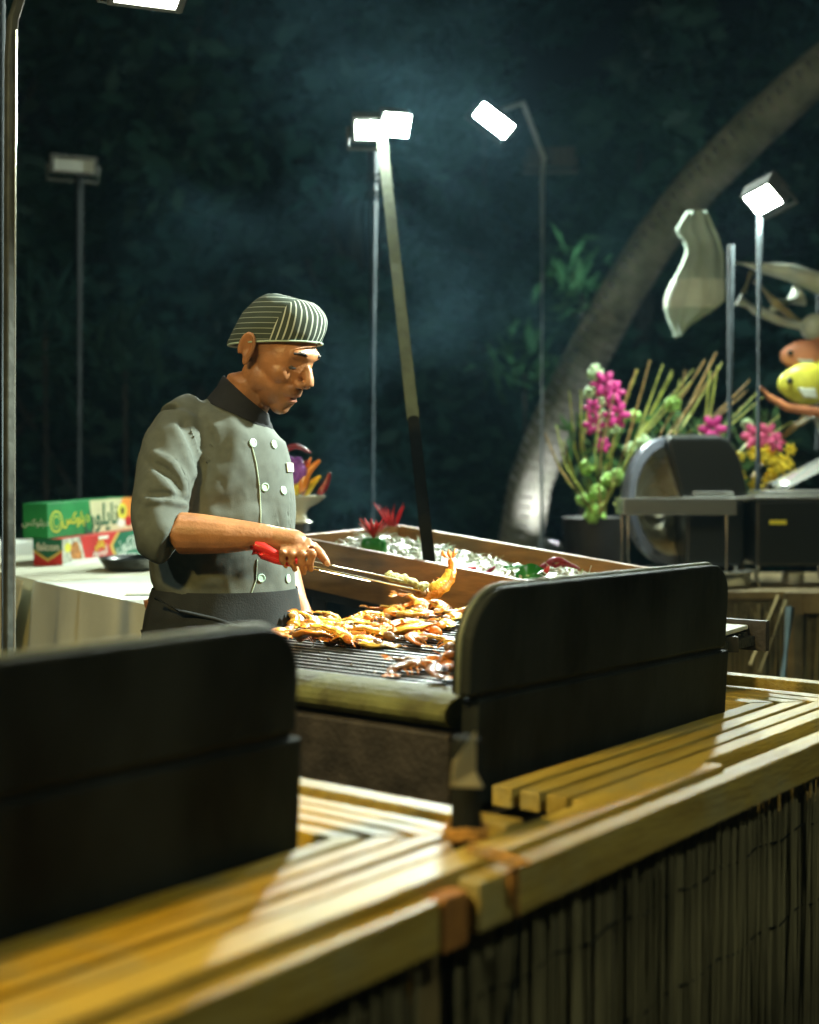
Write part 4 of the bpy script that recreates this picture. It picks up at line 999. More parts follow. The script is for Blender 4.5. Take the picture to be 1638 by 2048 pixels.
def on_jacket(px, py):
    h = bvh.ray_cast(CAMP, ray(px, py).normalized())
    return (h[0], h[1]) if h[0] is not None else (P(px, py, 2.86), Vector((0, -1, 0)))
def surf_ribbon(pts, wid, name, m, lift=.0012, n=24):
    pp = []
    for i in range(n + 1):
        t = i / n * (len(pts) - 1); k = min(int(t), len(pts) - 2); f = t - k
        pp.append((pts[k][0] + (pts[k + 1][0] - pts[k][0]) * f, pts[k][1] + (pts[k + 1][1] - pts[k][1]) * f))
    MB().tube([on_jacket(*q)[0] + on_jacket(*q)[1] * lift for q in pp], wid, 6).build(name, M[m], chef, smooth=True)
surf_ribbon([(500, 880), (512, 925), (519, 975), (521, 1030), (519, 1090)], .0016, 'placket_edge', 'piping')
surf_ribbon([(514, 1118), (512, 1160), (500, 1195)], .0012, 'placket_edge', 'piping')
for px, py in ((505, 886), (547, 889), (529, 974), (566, 981), (522, 1156), (575, 1157)):
    c, nn = on_jacket(px, py); nn = nn.normalized(); x, y = frame_of(nn); mm = Matrix((x, y, nn)).transposed().to_3x3()
    MB().lathe(c, [(.0075, -.001), (.0092, .001), (.0094, .003), (.0075, .0036), (.0060, .0022), (.003, .0022)], 18, mm).build('button', M['button'], chef, smooth=False)
c, nn = on_jacket(578, 935); nn = nn.normalized(); x, y = frame_of(nn); mm = Matrix((x, y, nn)).transposed().to_4x4(); mm.translation = c
MB().box((-.021, -.010, .001), (.021, .010, .004), mm).build('name_tag', M['tagplate'], chef, bevel=.001)
# collar
co = MB(); co.rings([cring((411, 802), (546, 861), 2.985, .101), cring((417, 794), (545, 853), 2.985, .096), cring((434, 774), (540, 842), 2.982, .079), cring((446, 752), (537, 828), 2.975, .069), cring((449, 751), (533, 827), 2.975, .065), cring((440, 785), (533, 848), 2.98, .072)], cap=False)
co.build('collar', M['collar'], chef, smooth=True)
# yoke shading strip of dark cloth at the shoulder back
# cap
cp = MB(); rs = []
for j in range(15):
    t = R(90) * j / 14; rs.append([Vector((.106 * math.cos(a) * max(.02, math.cos(t)) ** .56 * (.965 + .045 * math.sin(min(1.57, t * 2.2))) - .006, .084 * math.sin(a) * max(.02, math.cos(t)) ** .52 * (.965 + .045 * math.sin(min(1.57, t * 2.2))), 0)) for a in [2 * math.pi * k / 48 for k in range(48)]])
    for p in rs[-1]:
        zb = .018 + .46 * p.x if j == 0 else None
        base_z = .018 + .46 * p.x * (1 - .55 * j / 14)
        p.z = base_z + (.132 - .018 - .30 * (p.x * .25)) * math.sin(t) ** 1.05 * (.97 if p.x < .03 else 1.0)
rs.insert(0, [Vector((p.x * .965, p.y * .955, p.z + .004)) for p in rs[0]])
cp.rings(rs, True)
cme = cp.mesh('cap')
cme = baked(cme, [('SUBSURF', dict(levels=1, render_levels=1))])
for v in cme.vertices:
    v.co += v.co.normalized() * (.003 * noise.noise(v.co * 22) + .0015 * noise.noise(v.co * 60))
cpo = bpy.data.objects.new('cap', cme); COL.objects.link(cpo); cme.materials.append(M['cap']); cme.polygons.foreach_set('use_smooth', [True] * len(cme.polygons))
cpo.parent = chef; cpo.matrix_parent_inverse = Matrix.Translation(chef.location).inverted(); cpo.matrix_basis = HM
bandp = [Vector((.1025 * math.cos(a) - .004, .0812 * math.sin(a), .0195 + .46 * (.1025 * math.cos(a) - .004))) for a in [2 * math.pi * k / 48 for k in range(49)]]
MB().tube([HM @ p for p in bandp], .0022, 6).build('cap_piping', M['piping'], chef, smooth=True)
# apron, trousers, shoes
cx = chef.location.x
ap = MB()
ar = [xring(1175, 306, 594, 3.0, .149, -.002), xring(1200, 294, 598, 3.0, .152), xring(1235, 285, 602, 3.0, .158), xring(1295, 275, 606, 3.0, .165)]
for z, k in ((.75, 1.04), (.55, 1.07), (.42, 1.08)):
    ar.append([Vector((cx + .02 + (p.x - cx - .02) * k, 3.0 + (p.y - 3.0) * k, z)) for p in ar[3]])
for i, r in enumerate(ar):
    for k, p in enumerate(r):
        f = min(1, i / 3) * .010 * math.sin(k * 1.35 + i * .3); p.x += f * math.cos(2 * math.pi * k / 32); p.y += f * math.sin(2 * math.pi * k / 32)
ap.rings(ar, False)
ame = baked(ap.mesh('apron'), [('SUBSURF', dict(levels=2, render_levels=2))])
link('apron', ame, M['apron'], chef, True)
surf = MB().tube([P(310, 1195, 2.845), P(360, 1222, 2.842), P(430, 1238, 2.84), P(500, 1262, 2.838), P(540, 1278, 2.84)], .004, 8)
surf.build('apron_string', M['apron'], chef, smooth=True)
for s in (-1, 1):
    MB().tube([(cx + .075 * s, 3.0, .95), (cx + .095 * s, 2.99, .5), (cx + .095 * s, 3.02, .06)], [.10, .085, .075], 18).build('trouser_leg', M['apron'], chef, smooth=True)
    MB().rings([[Vector((cx + .02 + .095 * s + sx * math.cos(t), 3.0 + sy * math.sin(t), z)) for t in [2 * math.pi * k / 20 for k in range(20)]] for z, sx, sy in ((0, .125, .048), (.02, .128, .05), (.05, .105, .046), (.085, .06, .044))]).build('shoe', M['shoe'], chef, smooth=True)

# ---------------------------------------------------------------- tongs
tg = thing('tongs', 'steel tongs with a red plastic handle in the chef\'s right hand', 'tongs', P(510, 1098, 2.77))
MB().tube([P(503, 1094, 2.772), P(512, 1092, 2.770), P(525, 1096, 2.768), P(545, 1106, 2.768), P(570, 1118, 2.772), P(600, 1122, 2.780)], [.008, .0115, .012, .0105, .0095, .009], 12).build('handle', M['red'], tg, smooth=True)
MB().tube([P(506, 1104, 2.766), P(525, 1110, 2.764), P(552, 1120, 2.766), P(585, 1128, 2.774)], [.007, .009, .0085, .007], 10).build('handle', M['red'], tg, smooth=True)
def arm(a, b, c, w, nm='tong_arm'):
    pts = [a, a.lerp(b, .5), b, c]
    MB().tube(pts, [w, w, w * 1.1, w * 1.3], 8, flat=.45).build(nm, M['tongs'], tg, smooth=True)
arm(P(612, 1120, 2.79), P(780, 1155, 2.90), P(842, 1170, 2.95), .0042)
arm(P(606, 1128, 2.782), P(770, 1166, 2.885), P(838, 1180, 2.945), .0042)
MB().tube([P(618, 1136, 2.778), P(680, 1150, 2.815), P(740, 1163, 2.86)], [.0014, .0018, .0012], 6).build('tong_arm', M['tongs'], tg)
fd = MB()
for k in range(14):
    t_ = k / 13; fd.ell(P(775 + 75 * t_, 1148 + 26 * t_ + random.uniform(-4, 4), 2.905 + .04 * t_), (random.uniform(.008, .014), .007, random.uniform(.006, .011)), Matrix.Rotation(random.uniform(0, 3), 3, 'Y'), 8, 6)
tag(link('grilled_food', fuse(fd, 'grilled_food', .0025, 2), M['greasefood'], None, True), 'yellowish greasy food gripped along the tong ends', 'food')

# ================================================================ SECOND COUNTER AND BUFFET ON THE RIGHT
bc = thing('buffet_counter', 'reed-fronted counter with a wooden frame behind the right guard', 'counter', (1.5, 4.7, 0))
BZ = 0.90
xl = P(1405, 1190, 4.7).x
MB().box((xl - .25, 4.62, BZ - .03), (2.9, 5.5, BZ)).build('top', M['framewood'], bc, bevel=.004)
MB().box((xl - .25, 4.64, 0.05), (2.9, 4.66, BZ - .031)).build('front_backing', M['reedback'], bc)
xp = P(1588, 1260, 4.6).x
MB().box((xp - .03, 4.585, .03), (xp + .03, 4.618, BZ - .001)).build('frame_post', M['framewood'], bc, bevel=.003)
MB().box((xp + .031, 4.588, BZ - .075), (2.9, 4.616, BZ - .002)).build('frame_rail', M['framewood'], bc, bevel=.003)
rmesh = [reed_mesh(k, .86) for k in range(8)]
for me in rmesh: me.materials.append(M['reed'])
k = 0
xx = xl - .1
while xx < xp + .45 and k < 150:
    o = bpy.data.objects.new('reed', random.choice(rmesh)); COL.objects.link(o); o.parent = bc; o.matrix_parent_inverse = Matrix.Translation(bc.location).inverted()
    o.location = (xx, 4.628 + random.uniform(-.006, .004), 0); o.rotation_euler = (0, random.gauss(0, .02), random.uniform(0, 6)); o.scale = (1.2, 1.2, random.uniform(.94, 1.0)); xx += .0068; k += 1
post('counter_post', 'pale blue painted post leaning on the reed counter', 'post', [P(1562, 1400, 4.45), P(1580, 1215, 4.52)], .016, 'bluepost')
for i, (a, bb) in enumerate((((1500, 1330), (1556, 1190)), ((1520, 1345), (1572, 1200)))):
    tag(MB().tube([P(*a, 4.50), P(*bb, 4.54)], .006, 8).build('bamboo_stick', M['bamboo'], smooth=True), ('thin bamboo stick leaning against the reed counter, left one', 'thin bamboo stick leaning against the reed counter, next to the blue post')[i], 'stick')
# white board tip on the grill's far side
q = [PZ(1380, 1246, .965), PZ(1478, 1253, .965), PZ(1496, 1259, .965), PZ(1440, 1276, .965), PZ(1380, 1290, .965)]
pl = thing('white_tray', 'white plastic tray whose tip sticks out from behind the right guard', 'tray', q[0])
MB().prism(q, (0, 0, .010)).build('tray_top', M['white'], pl, bevel=.003)
cc = (q[0] + q[3]) / 2
sd = thing('tray_shelf', 'dark shelf under the white tray tip', 'shelf', (cc.x, cc.y, 0))
MB().box((cc.x - .14, cc.y - .1, .93), (cc.x + .05, cc.y + .25, .962)).build('top', M['black_dark'], sd)
MB().tube([(cc.x - .1, cc.y + .1, 0), (cc.x - .1, cc.y + .1, .93)], .03, 10).build('leg', M['black_dark'], sd)

# chafing dishes
def rbox(lo, hi, name, m, parent, bev=.02): return MB().box(lo, hi).build(name, M[m], parent, bevel=bev)
cd = thing('chafing_dish', 'round chrome chafing dish with its round lid standing open', 'chafing dish', (P(1330, 1110, 4.95).x, 4.95, BZ))
lc = P(1338, 1002, 5.0); rad = 0.235
zl = Vector((-.62, .78, -.06)).normalized(); xl_ = zl.cross(ZA).normalized(); lm_ = Matrix((xl_, zl.cross(xl_), zl)).transposed()
MB().lathe(lc, [(rad - .05, .06), (rad - .02, .045), (rad, .02), (rad + .004, .0), (rad, -.015), (rad - .03, -.02), (rad - .032, -.012), (rad - .034, 0), (rad - .055, .045), (rad - .05, .06)], 48, lm_, False).build('lid_rim', M['rim_steel'], cd, smooth=True)
MB().lathe(lc, [(rad - .033, -.010), (rad - .05, .02), (rad - .10, .050), (rad - .16, .062), (.02, .066)], 48, lm_, False).build('lid_inside', M['lid_steel'], cd, smooth=True)
for rr, zz in ((.19, .018), (.15, .035), (.11, .048), (.06, .058)):
    MB().tube([lc + lm_ @ Vector((rr * math.cos(a), rr * math.sin(a), zz)) for a in [2 * math.pi * k / 40 for k in range(41)]], .006, 8).build('lid_ring', M['lid_steel'], cd, smooth=True)
MB().lathe((lc.x + .06, 4.86, BZ), [(.20, 0), (.21, .01), (.205, .05), (.22, .052), (.225, .06), (.19, .062), (.17, .03)], 40).build('base_pan', M['chrome'], cd, smooth=True)
x0, x1 = P(1245, 1010, 4.75).x, P(1470, 1010, 4.75).x
z0, z1 = P(0, 1030, 4.75).z, P(0, 996, 4.75).z
cs = thing('serving_stand', 'chrome framed serving stand in front of the round lid', 'stand', ((x0 + x1) / 2, 4.78, BZ))
MB().box((x0, 4.72, z0), (x1, 4.735, z1)).build('front_bar', M['chrome'], cs, bevel=.003)
MB().box((x0, 4.90, z0), (x1, 4.915, z1)).build('back_bar', M['chrome'], cs, bevel=.003)
for xx in (x0 - .001, x1 - .012): MB().box((xx, 4.736, z0 + .002), (xx + .013, 4.899, z1 - .002)).build('side_bar', M['chrome'], cs)
for xx in (x0 + .02, x1 - .03):
    for yy in (4.745, 4.885): MB().tube([(xx, yy, BZ), (xx, yy, z0 + .01)], .007, 8).build('leg', M['chrome'], cs)
def chafer(label, pxl, pxr, ypx_top, ybot, d, lid):
    xa, xb = P(pxl, 1100, d).x, P(pxr, 1100, d).x
    t = thing('chafing_dish', label, 'chafing dish', ((xa + xb) / 2, d + .1, BZ))
    za = P(0, ybot, d).z; zb = P(0, ypx_top, d).z
    MB().box((xa, d, za + .07), (xb, d + .26, zb)).build('water_pan', M['blackdish'], t, bevel=.012)
    MB().box((xa - .015, d - .012, zb + .001), (xb + .015, d + .27, zb + .016)).build('rim', M['chrome'], t, bevel=.005)
    MB().box((xa + .03, d + .03, zb + .017), (xb - .03, d + .23, zb + .035)).build('food_pan', M['chrome'], t, bevel=.006)
    for xx in (xa + .02, xb - .02):
        for yy in (d + .015, d + .245):
            MB().tube([Vector((xx, yy, zb)), Vector((xx + .012, yy, (za + zb) / 2)), Vector((xx - .015, yy, za + .03)), Vector((xx, yy, BZ + .002))], [.012, .010, .008, .011], 8).build('leg', M['chrome'], t, smooth=True)
    MB().lathe(((xa + xb) / 2, d + .12, BZ), [(.04, .002), (.042, .045), (.03, .05)], 20).build('burner', M['chrome'], t, smooth=True)
    if lid:
        MB().prism([P(x_, y_, d + .04) for x_, y_ in ((1372, 1008), (1362, 985), (1340, 905), (1336, 884), (1342, 875), (1440, 874), (1458, 880), (1474, 902), (1486, 935), (1494, 975), (1494, 1004))], (0, .10, .015)).build('lid', M['blackdish'], t, bevel=.012)
        MB().tube([P(1395, 940, d + .141), P(1395, 940, d + .18), P(1440, 940, d + .18), P(1440, 940, d + .141)], .006, 8).build('lid_handle', M['chrome'], t)
    return t
chafer('black chafing dish with its square lid raised, beside the round lid', 1372, 1490, 1002, 1172, 4.86, True)
chafer('black chafing dish at the right edge with a low chrome lid', 1512, 1700, 1000, 1172, 4.80, False)
ld = thing('cloche', 'shallow chrome lid tipped up at the right edge of the photo', 'lid', P(1600, 970, 4.95))
MB().rings([[P(1560 + 90 * a + 0, 985 - 45 * a, 4.88) + Vector((0, .02 + .26 * b, .03 * math.sin(math.pi * b))) for b in [k / 8 for k in range(9)]] for a in (0, .33, .66, 1.0, 1.6)], False).build('lid_shell', M['chrome'], ld, smooth=True, solid=.006)
tg2 = P(1568, 1046, 4.72)
tag(MB().box((tg2.x - .03, 4.79, tg2.z - .008), (tg2.x + .03, 4.797, tg2.z + .008)).build('dish_sign', M['print_yellow'], bevel=.001), 'small yellow strip sign on the right-hand chafing dish', 'sign')

# flowers behind the buffet
fl = thing('flower_arrangement', 'tall arrangement of yellow-green stems, green button flowers and magenta orchids', 'flowers', (P(1180, 1040, 5.3).x, 5.3, BZ - .05))
vb = P(1190, 1040, 5.3)
MB().lathe((vb.x, vb.y, 0), [(.16, 0), (.17, .02), (.12, .3), (.10, .75), (.13, vb.z + .01), (.10, vb.z + .012)], 24).build('vase', M['black_dark'], fl, smooth=True)
rnd = random.Random(11)
stems = [((1195, 1040), (1150, 900), (1138, 780)), ((1195, 1040), (1165, 880), (1185, 760)), ((1190, 1030), (1130, 930), (1112, 850)), ((1200, 1030), (1250, 900), (1300, 720)), ((1200, 1030), (1280, 880), (1385, 760)), ((1210, 1030), (1230, 860), (1275, 740)),
         ((1200, 1020), (1290, 850), (1345, 740)), ((1260, 1000), (1330, 850), (1410, 720)), ((1300, 960), (1380, 830), (1445, 725)), ((1330, 960), (1420, 840), (1500, 760)), ((1200, 1030), (1190, 900), (1205, 790)), ((1400, 950), (1450, 850), (1520, 780)), ((1430, 960), (1500, 880), (1560, 830)), ((1200, 1030), (1150, 960), (1125, 880)), ((1230, 1010), (1300, 920), (1400, 850)), ((1195, 1035), (1215, 930), (1255, 830)), ((1250, 1000), (1350, 880), (1370, 740)), ((1500, 960), (1560, 880), (1640, 820)), ((1350, 960), (1410, 850), (1420, 740))]
for k, (a, bq, c) in enumerate(stems):
    dd = 5.25 + rnd.uniform(-.1, .15)
    for jx in range(2):
        o = (rnd.uniform(-14, 14), rnd.uniform(-12, 12)) if jx else (0, 0)
        MB().tube([P(*a, dd), P(bq[0] + o[0], bq[1] + o[1], dd), P(c[0] + o[0] * 2, c[1] + o[1] * 2, dd)], [.006, .005, .003], 6).build('stem', M['stem' if rnd.random() < .65 else 'stem_brown'], fl, smooth=True)
def bloom(px, py, d, r, m, petals=0, name='flower'):
    c = P(px, py, d)
    mb = MB()
    if petals:
        for k in range(petals):
            a = 2 * math.pi * k / petals; v = Vector((math.cos(a), rnd.uniform(-.4, .1), math.sin(a)))
            mb.ell(c + v * r * .62, (r * .50, r * .12, r * .30), Matrix.Rotation(-a, 3, 'Y'), 8, 6)
    else:
        for k in range(26):
            v = Vector((rnd.gauss(0, 1), rnd.gauss(0, 1), rnd.gauss(0, 1))).normalized()
            mb.ell(c + v * r * .66, (r * .34,) * 3, None, 6, 4)
    mb.build(name, M[m], fl, smooth=True)
for px, py, r, m in ((1190, 745, .035, 'mum_pale'), (1180, 785, .03, 'mum_pale'), (1205, 800, .026, 'mum_pale'), (1210, 835, .03, 'mum_pale'), (1195, 850, .03, 'mum_pale'), (1222, 860, .034, 'mum_pale'), (1285, 885, .036, 'mum_pale'), (1262, 900, .034, 'mum_pale'), (1175, 935, .034, 'mum'), (1235, 955, .036, 'mum'), (1195, 985, .036, 'mum'), (1190, 1030, .048, 'mum'), (1345, 808, .036, 'mum'), (1270, 832, .028, 'mum'), (1165, 1000, .03, 'mum'), (1495, 850, .026, 'mum_pale'), (1215, 960, .03, 'mum')):
    bloom(px, py, 5.2, r, m)
for px, py, r, m in ((1208, 768, .05, 'magenta'), (1225, 785, .045, 'magenta'), (1232, 830, .05, 'magenta'), (1188, 850, .04, 'magenta'), (1425, 858, .052, 'magenta'), (1185, 815, .032, 'magenta'), (1205, 890, .03, 'magenta'), (1508, 872, .05, 'pink'), (1535, 870, .045, 'pink'), (1552, 885, .035, 'pink')):
    bloom(px, py, 5.17, r, m, 6)
for k in range(34):
    bloom(rnd.gauss(1530, 34), rnd.gauss(925, 26), 5.2 + rnd.uniform(-.08, .08), rnd.uniform(.018, .030), 'yellowfl', 6)
lv = MB()
for k in range(260):
    c = P(rnd.uniform(1135, 1560), rnd.uniform(840, 1000), 5.35 + rnd.uniform(-.12, .2)); a = rnd.uniform(0, 6.28); v = Vector((math.cos(a), rnd.uniform(-.5, .5), abs(math.sin(a)) + .2)).normalized()
    w_ = v.cross(Vector((0, 1, 0))).normalized() * .010
    l_ = rnd.uniform(.05, .13); lv.add([c, c + v * l_ * .5 + w_, c + v * l_, c + v * l_ * .5 - w_], [(0, 1, 2, 3)])
o = lv.build('leaves', M['leaf_mid'], fl); o['kind'] = 'stuff'

# fish display at the right edge
fd_ = thing('tail_fin_ornament', 'pale green cloth-like fin with a knotted top hanging before the palm trunk', 'ornament', P(1400, 660, 5.6))
outl = [(1352, 462, 1372, 6), (0, 0, 0, 0)]
rows = [(424, 1372, 1414), (440, 1364, 1422), (458, 1352, 1430), (470, 1356, 1436), (484, 1368, 1440), (505, 1372, 1446), (530, 1362, 1448), (560, 1346, 1448), (585, 1334, 1449), (602, 1330, 1448), (618, 1330, 1430), (635, 1335, 1402), (650, 1341, 1380), (664, 1348, 1366), (672, 1353, 1360)]
MB().rings([[P((l + r) / 2, y, 5.6) + Vector(((r - l) / 2 * 5.6 / FPX * math.cos(t), (.022 + .05 * (y - 424) / 250) * math.sin(t) + .008 * math.sin(t * 7), .006 * math.sin(t * 3))) for t in [2 * math.pi * k / 28 for k in range(28)]] for y, l, r in rows]).build('fin', M['fin'], fd_, smooth=True)
MB().rings([[P((l + r) / 2, y, 5.6) + Vector(((r - l + 4) / 2 * 5.6 / FPX * math.cos(t), (.030 + .05 * (y - 424) / 250) * math.sin(t), 0)) for t in [2 * math.pi * k / 28 for k in range(28)]] for y, l, r in rows[7:11]], False).build('fin_band', M['fishwhite'], fd_, smooth=True)
fs = thing('fish_display', 'sculpted white fish and bleached branches held up on the right', 'sculpture', P(1600, 900, 5.4))
MB().tube([P(1470, 525, 5.5), P(1520, 535, 5.48), P(1580, 545, 5.45), P(1640, 568, 5.4), P(1720, 600, 5.4)], [.012, .03, .05, .06, .05], 14, flat=.7).build('fish_body', M['fishwhite'], fs, smooth=True)
MB().tube([P(1476, 600, 5.4), P(1510, 618, 5.4), P(1560, 642, 5.4), P(1600, 652, 5.4), P(1680, 665, 5.4)], [.03, .022, .018, .016, .016], 10).build('branch', M['branch'], fs, smooth=True)
MB().tube([P(1510, 560, 5.42), P(1545, 600, 5.42), P(1590, 640, 5.42), P(1625, 665, 5.42)], [.014, .016, .015, .014], 10).build('branch', M['bamboo'], fs, smooth=True)
MB().tube([P(1503, 545, 5.43), P(1488, 585, 5.43)], .012, 8).build('branch', M['bamboo'], fs, smooth=True)
MB().tube([P(1600, 590, 5.44), P(1560, 610, 5.44), P(1540, 620, 5.44)], [.05, .03, .01], 10).build('side_fin', M['fishwhite'], fs, smooth=True)
MB().tube([P(1640, 900, 5.45), P(1640, 560, 5.45)], .02, 10).build('rod', M['steel'], fs)
MB().ell(P(1630, 655, 5.35), (.06, .05, .055), None, 16, 12).build('shell', M['fishwhite'], fs, smooth=True)
def fish(label, c, ln, hh, m, belly, fin, flip):
    t = thing('ornamental_fish', label, 'fish figure', c)
    n = 14; rs = []
    for k in range(n + 1):
        s = k / n; hgt = hh * (math.sin(math.pi * min(1, s * .92 + .05)) ** .75) * (1 if s < .8 else .75) + .004
        rs.append([c + Vector(((s - .3) * ln * flip, hgt * .42 * math.cos(a), hgt * math.sin(a))) for a in [2 * math.pi * q / 16 for q in range(16)]])
    MB().rings(rs).build('fish_body', M[m], t, smooth=True)
    MB().prism([c + Vector(((-.02) * flip * ln, -hh * .43, -.2 * hh)), c + Vector((.30 * ln * flip, -hh * .45, -.25 * hh)), c + Vector((.34 * ln * flip, -hh * .43, -.75 * hh)), c + Vector((.1 * ln * flip, -hh * .43, -.7 * hh))], (0, .02, 0)).build('belly_patch', M[belly], t, bevel=.004)
    MB().prism([c + Vector((.1 * ln * flip, 0, hh * .9)), c + Vector((.5 * ln * flip, 0, hh * 1.25)), c + Vector((.55 * ln * flip, 0, hh * .7))], (0, .012, 0)).build('back_fin', M[fin], t)
    MB().ell(c + Vector((-.14 * ln * flip, -hh * .36, hh * .15)), (.012, .008, .012), None, 10, 8).build('eye', M['blackdish'], t, smooth=True)
    return t
fish('yellow fish figure with a pale belly at the right edge above the pink flowers', P(1592, 768, 5.1), .22, .075, 'fishyellow', 'fishwhite', 'fishyellow', 1)
fish('salmon-orange fish figure behind the yellow one', P(1592, 712, 5.25), .20, .06, 'fishorange', 'fishwhite', 'fishorange', 1)
ck = P(1560, 800, 5.2)
MB().tube([P(1520, 775, 5.2), P(1540, 795, 5.2), P(1575, 815, 5.2), P(1640, 825, 5.2)], [.008, .014, .016, .02], 8).build('driftwood', M['fishorange'], fs, smooth=True)
MB().tube([P(1700, 1000, 5.3), P(1640, 830, 5.3), P(1590, 850, 5.3)], [.03, .03, .012], 10).build('driftwood', M['branch'], fs, smooth=True)

# ================================================================ TREES
def ground_pt(x, y): return Vector((x, y, 0))
pt = thing('palm_tree', 'leaning palm with a pale ringed trunk and fronds out of frame at the upper right', 'palm', ground_pt(P(1040, 1100, 7.6).x, 7.6))
path = [ground_pt(P(1030, 1100, 7.6).x, 7.6)] + [P(x_, y_, 7.6 - .15 * i) for i, (x_, y_) in enumerate(((1042, 1075), (1062, 960), (1105, 850), (1165, 730), (1235, 600), (1310, 480), (1400, 365), (1500, 265), (1610, 165), (1740, 55), (1900, -80), (2080, -240)))]
pp = []
for i in range(len(path) - 1):
    for k in range(6): pp.append(path[i].lerp(path[i + 1], k / 6))
pp.append(path[-1])
MB().tube(pp, [.125 - .0003 * i + 0 for i in range(len(pp))], 18).build('trunk', M['palmbark'], pt, smooth=True)
for i in range(1, len(pp) - 1, 1):
    a_, b_ = pp[i], pp[i].lerp(pp[i + 1], .36)
    MB().tube([a_, b_], [.128 - .0003 * i, .124 - .0003 * i], 16).build('leaf_scar_ring', M['scar'], pt, smooth=True)
top = path[-1]
for k in range(16):
    a = 2 * math.pi * k / 16; fr = MB(); ln = random.uniform(1.6, 2.2); el = random.uniform(1.0, 1.5)
    spine = [top + Vector((math.cos(a), math.sin(a), 0)) * ln * s + ZA * (el * ln * s - 1.0 * ln * s * s * .45) for s in [q / 12 for q in range(13)]]
    fr.tube(spine, [.025 - .0018 * q for q in range(13)], 5)
    for q in range(1, 13):
        for sd_ in (-1, 1):
            sv = Vector((-math.sin(a), math.cos(a), 0)) * sd_; c = spine[q]; ll = .5 * math.sin(math.pi * min(.95, q / 13 + .1))
            fr.add([c, c + sv * ll * .5 + Vector((math.cos(a), math.sin(a), 0)) * .08 - ZA * .05, c + sv * ll + Vector((math.cos(a), math.sin(a), 0)) * .2 - ZA * .22, c + sv * ll * .5 - Vector((math.cos(a), math.sin(a), 0)) * .0 - ZA * .08], [(0, 1, 2, 3)])
    fr.build('frond', M['leaf_mid'], pt)
def tree(label, x, y, h, cr, m, n, seed, group='trees standing dark behind the chef', trunk_r=.14):
    rr = random.Random(seed); t = thing('broadleaf_tree', label, 'tree', (x, y, 0), group)
    tk = MB(); tk.tube([(x, y, 0), (x + rr.uniform(-.1, .1), y, h * .3), (x + rr.uniform(-.2, .2), y, h * .62)], [trunk_r, trunk_r * .75, trunk_r * .4], 10)
    cl = []
    for k in range(26):
        a = rr.uniform(0, 6.28); q = cr * rr.uniform(.15, 1) ** .7; z = h * rr.uniform(.12, .98)
        c = Vector((x + q * math.cos(a), y + q * math.sin(a) * .8, z)); cl.append((c, rr.uniform(.3, .62) * cr * .62))
        if k < 9: tk.tube([(x, y, h * rr.uniform(.2, .5)), c.lerp(Vector((x, y, z * .8)), .4), c], [trunk_r * .35, trunk_r * .2, .012], 6)
    tk.build('trunk', M['bark'], t)
    cm = MB()
    for k in range(n):
        c, r = cl[rr.randrange(len(cl))]
        v = Vector((rr.gauss(0, 1), rr.gauss(0, 1), rr.gauss(0, 1))).normalized() * r * rr.uniform(.35, 1.05)
        p = c + v; a = Vector((rr.gauss(0, 1), rr.gauss(0, 1), rr.gauss(0, .6))).normalized(); b_ = a.cross(Vector((rr.gauss(0, 1), rr.gauss(0, 1), rr.gauss(0, 1)))).normalized(); s = rr.uniform(.07, .17)
        cm.v += [p - a * s, p + b_ * s * .45, p + a * s, p - b_ * s * .45]; i = len(cm.v) - 4; cm.f.append((i, i + 1, i + 2, i + 3))
    me = bpy.data.meshes.new('crown'); me.from_pydata([tuple(v) for v in cm.v], [], cm.f); me.update()
    link('crown', me, M[m], t)
    return t
tree('dark broadleaf tree at the far left behind the unlit lamp', -3.3, 10.2, 6.6, 1.9, 'leaf_dark', 9000, 1)
tree('bluish tree behind the top-left floodlight', -1.9, 11.6, 7.6, 2.0, 'leaf_blue', 9000, 2)
tree('dark tree standing straight behind the chef', -.5, 12.6, 6.4, 1.9, 'leaf_dark', 9000, 3)
tree('bluish tree behind the twin floodlight', .8, 13.6, 6.6, 1.9, 'leaf_blue', 9000, 4)
tree('dark tree left of the palm trunk', 2.0, 12.0, 5.0, 1.7, 'leaf_dark', 8000, 5)
tree('tree partly hidden by the palm trunk', 3.4, 11.5, 5.6, 1.9, 'leaf_dark', 8000, 6)
tree('tree at the far right beyond the fish display', 4.6, 11.0, 5.4, 1.9, 'leaf_blue', 7000, 8)
ub = P(1100, 1085, 7.25)
flood('floodlight', 'small floodlight at the palm foot shining up along the pale trunk', ub, (0.30, 0.12, 0.95), 0.12, 0.09, 420, [Vector((ub.x, 7.3, 0)), Vector((ub.x, 7.29, ub.z - .05))], pole_r=0.012, col=(0.92, 0.92, 1.0))
def bush(label, cpos, n, ln, m, seed):
    rr = random.Random(seed); t = thing('shrub', label, 'shrub', (cpos.x, cpos.y, 0))
    MB().tube([(cpos.x, cpos.y, 0), cpos], [.03, .015], 8).build('stem', M['bark'], t)
    for k in range(n):
        a = rr.uniform(0, 6.28); el = rr.uniform(-.3, 1.2); v = Vector((math.cos(a) * math.cos(el), math.sin(a) * math.cos(el), math.sin(el)))
        o = cpos + Vector((rr.gauss(0, .12), rr.gauss(0, .1), rr.gauss(0, .10))); w_ = v.cross(ZA).normalized() * .026; l_ = ln * rr.uniform(.7, 1.2)
        MB().add([o, o + v * l_ * .5 + w_ + ZA * .01, o + v * l_ - ZA * .03, o + v * l_ * .5 - w_ + ZA * .01, o + v * l_ * .5 - ZA * .006], [(0, 1, 4), (1, 2, 4), (2, 3, 4), (3, 0, 4)]).build('leaf', M[m], t)
bush('shrub with long pointed leaves left of the palm trunk, upper clump', P(1165, 590, 8.2), 60, .26, 'leaf_mid', 3)
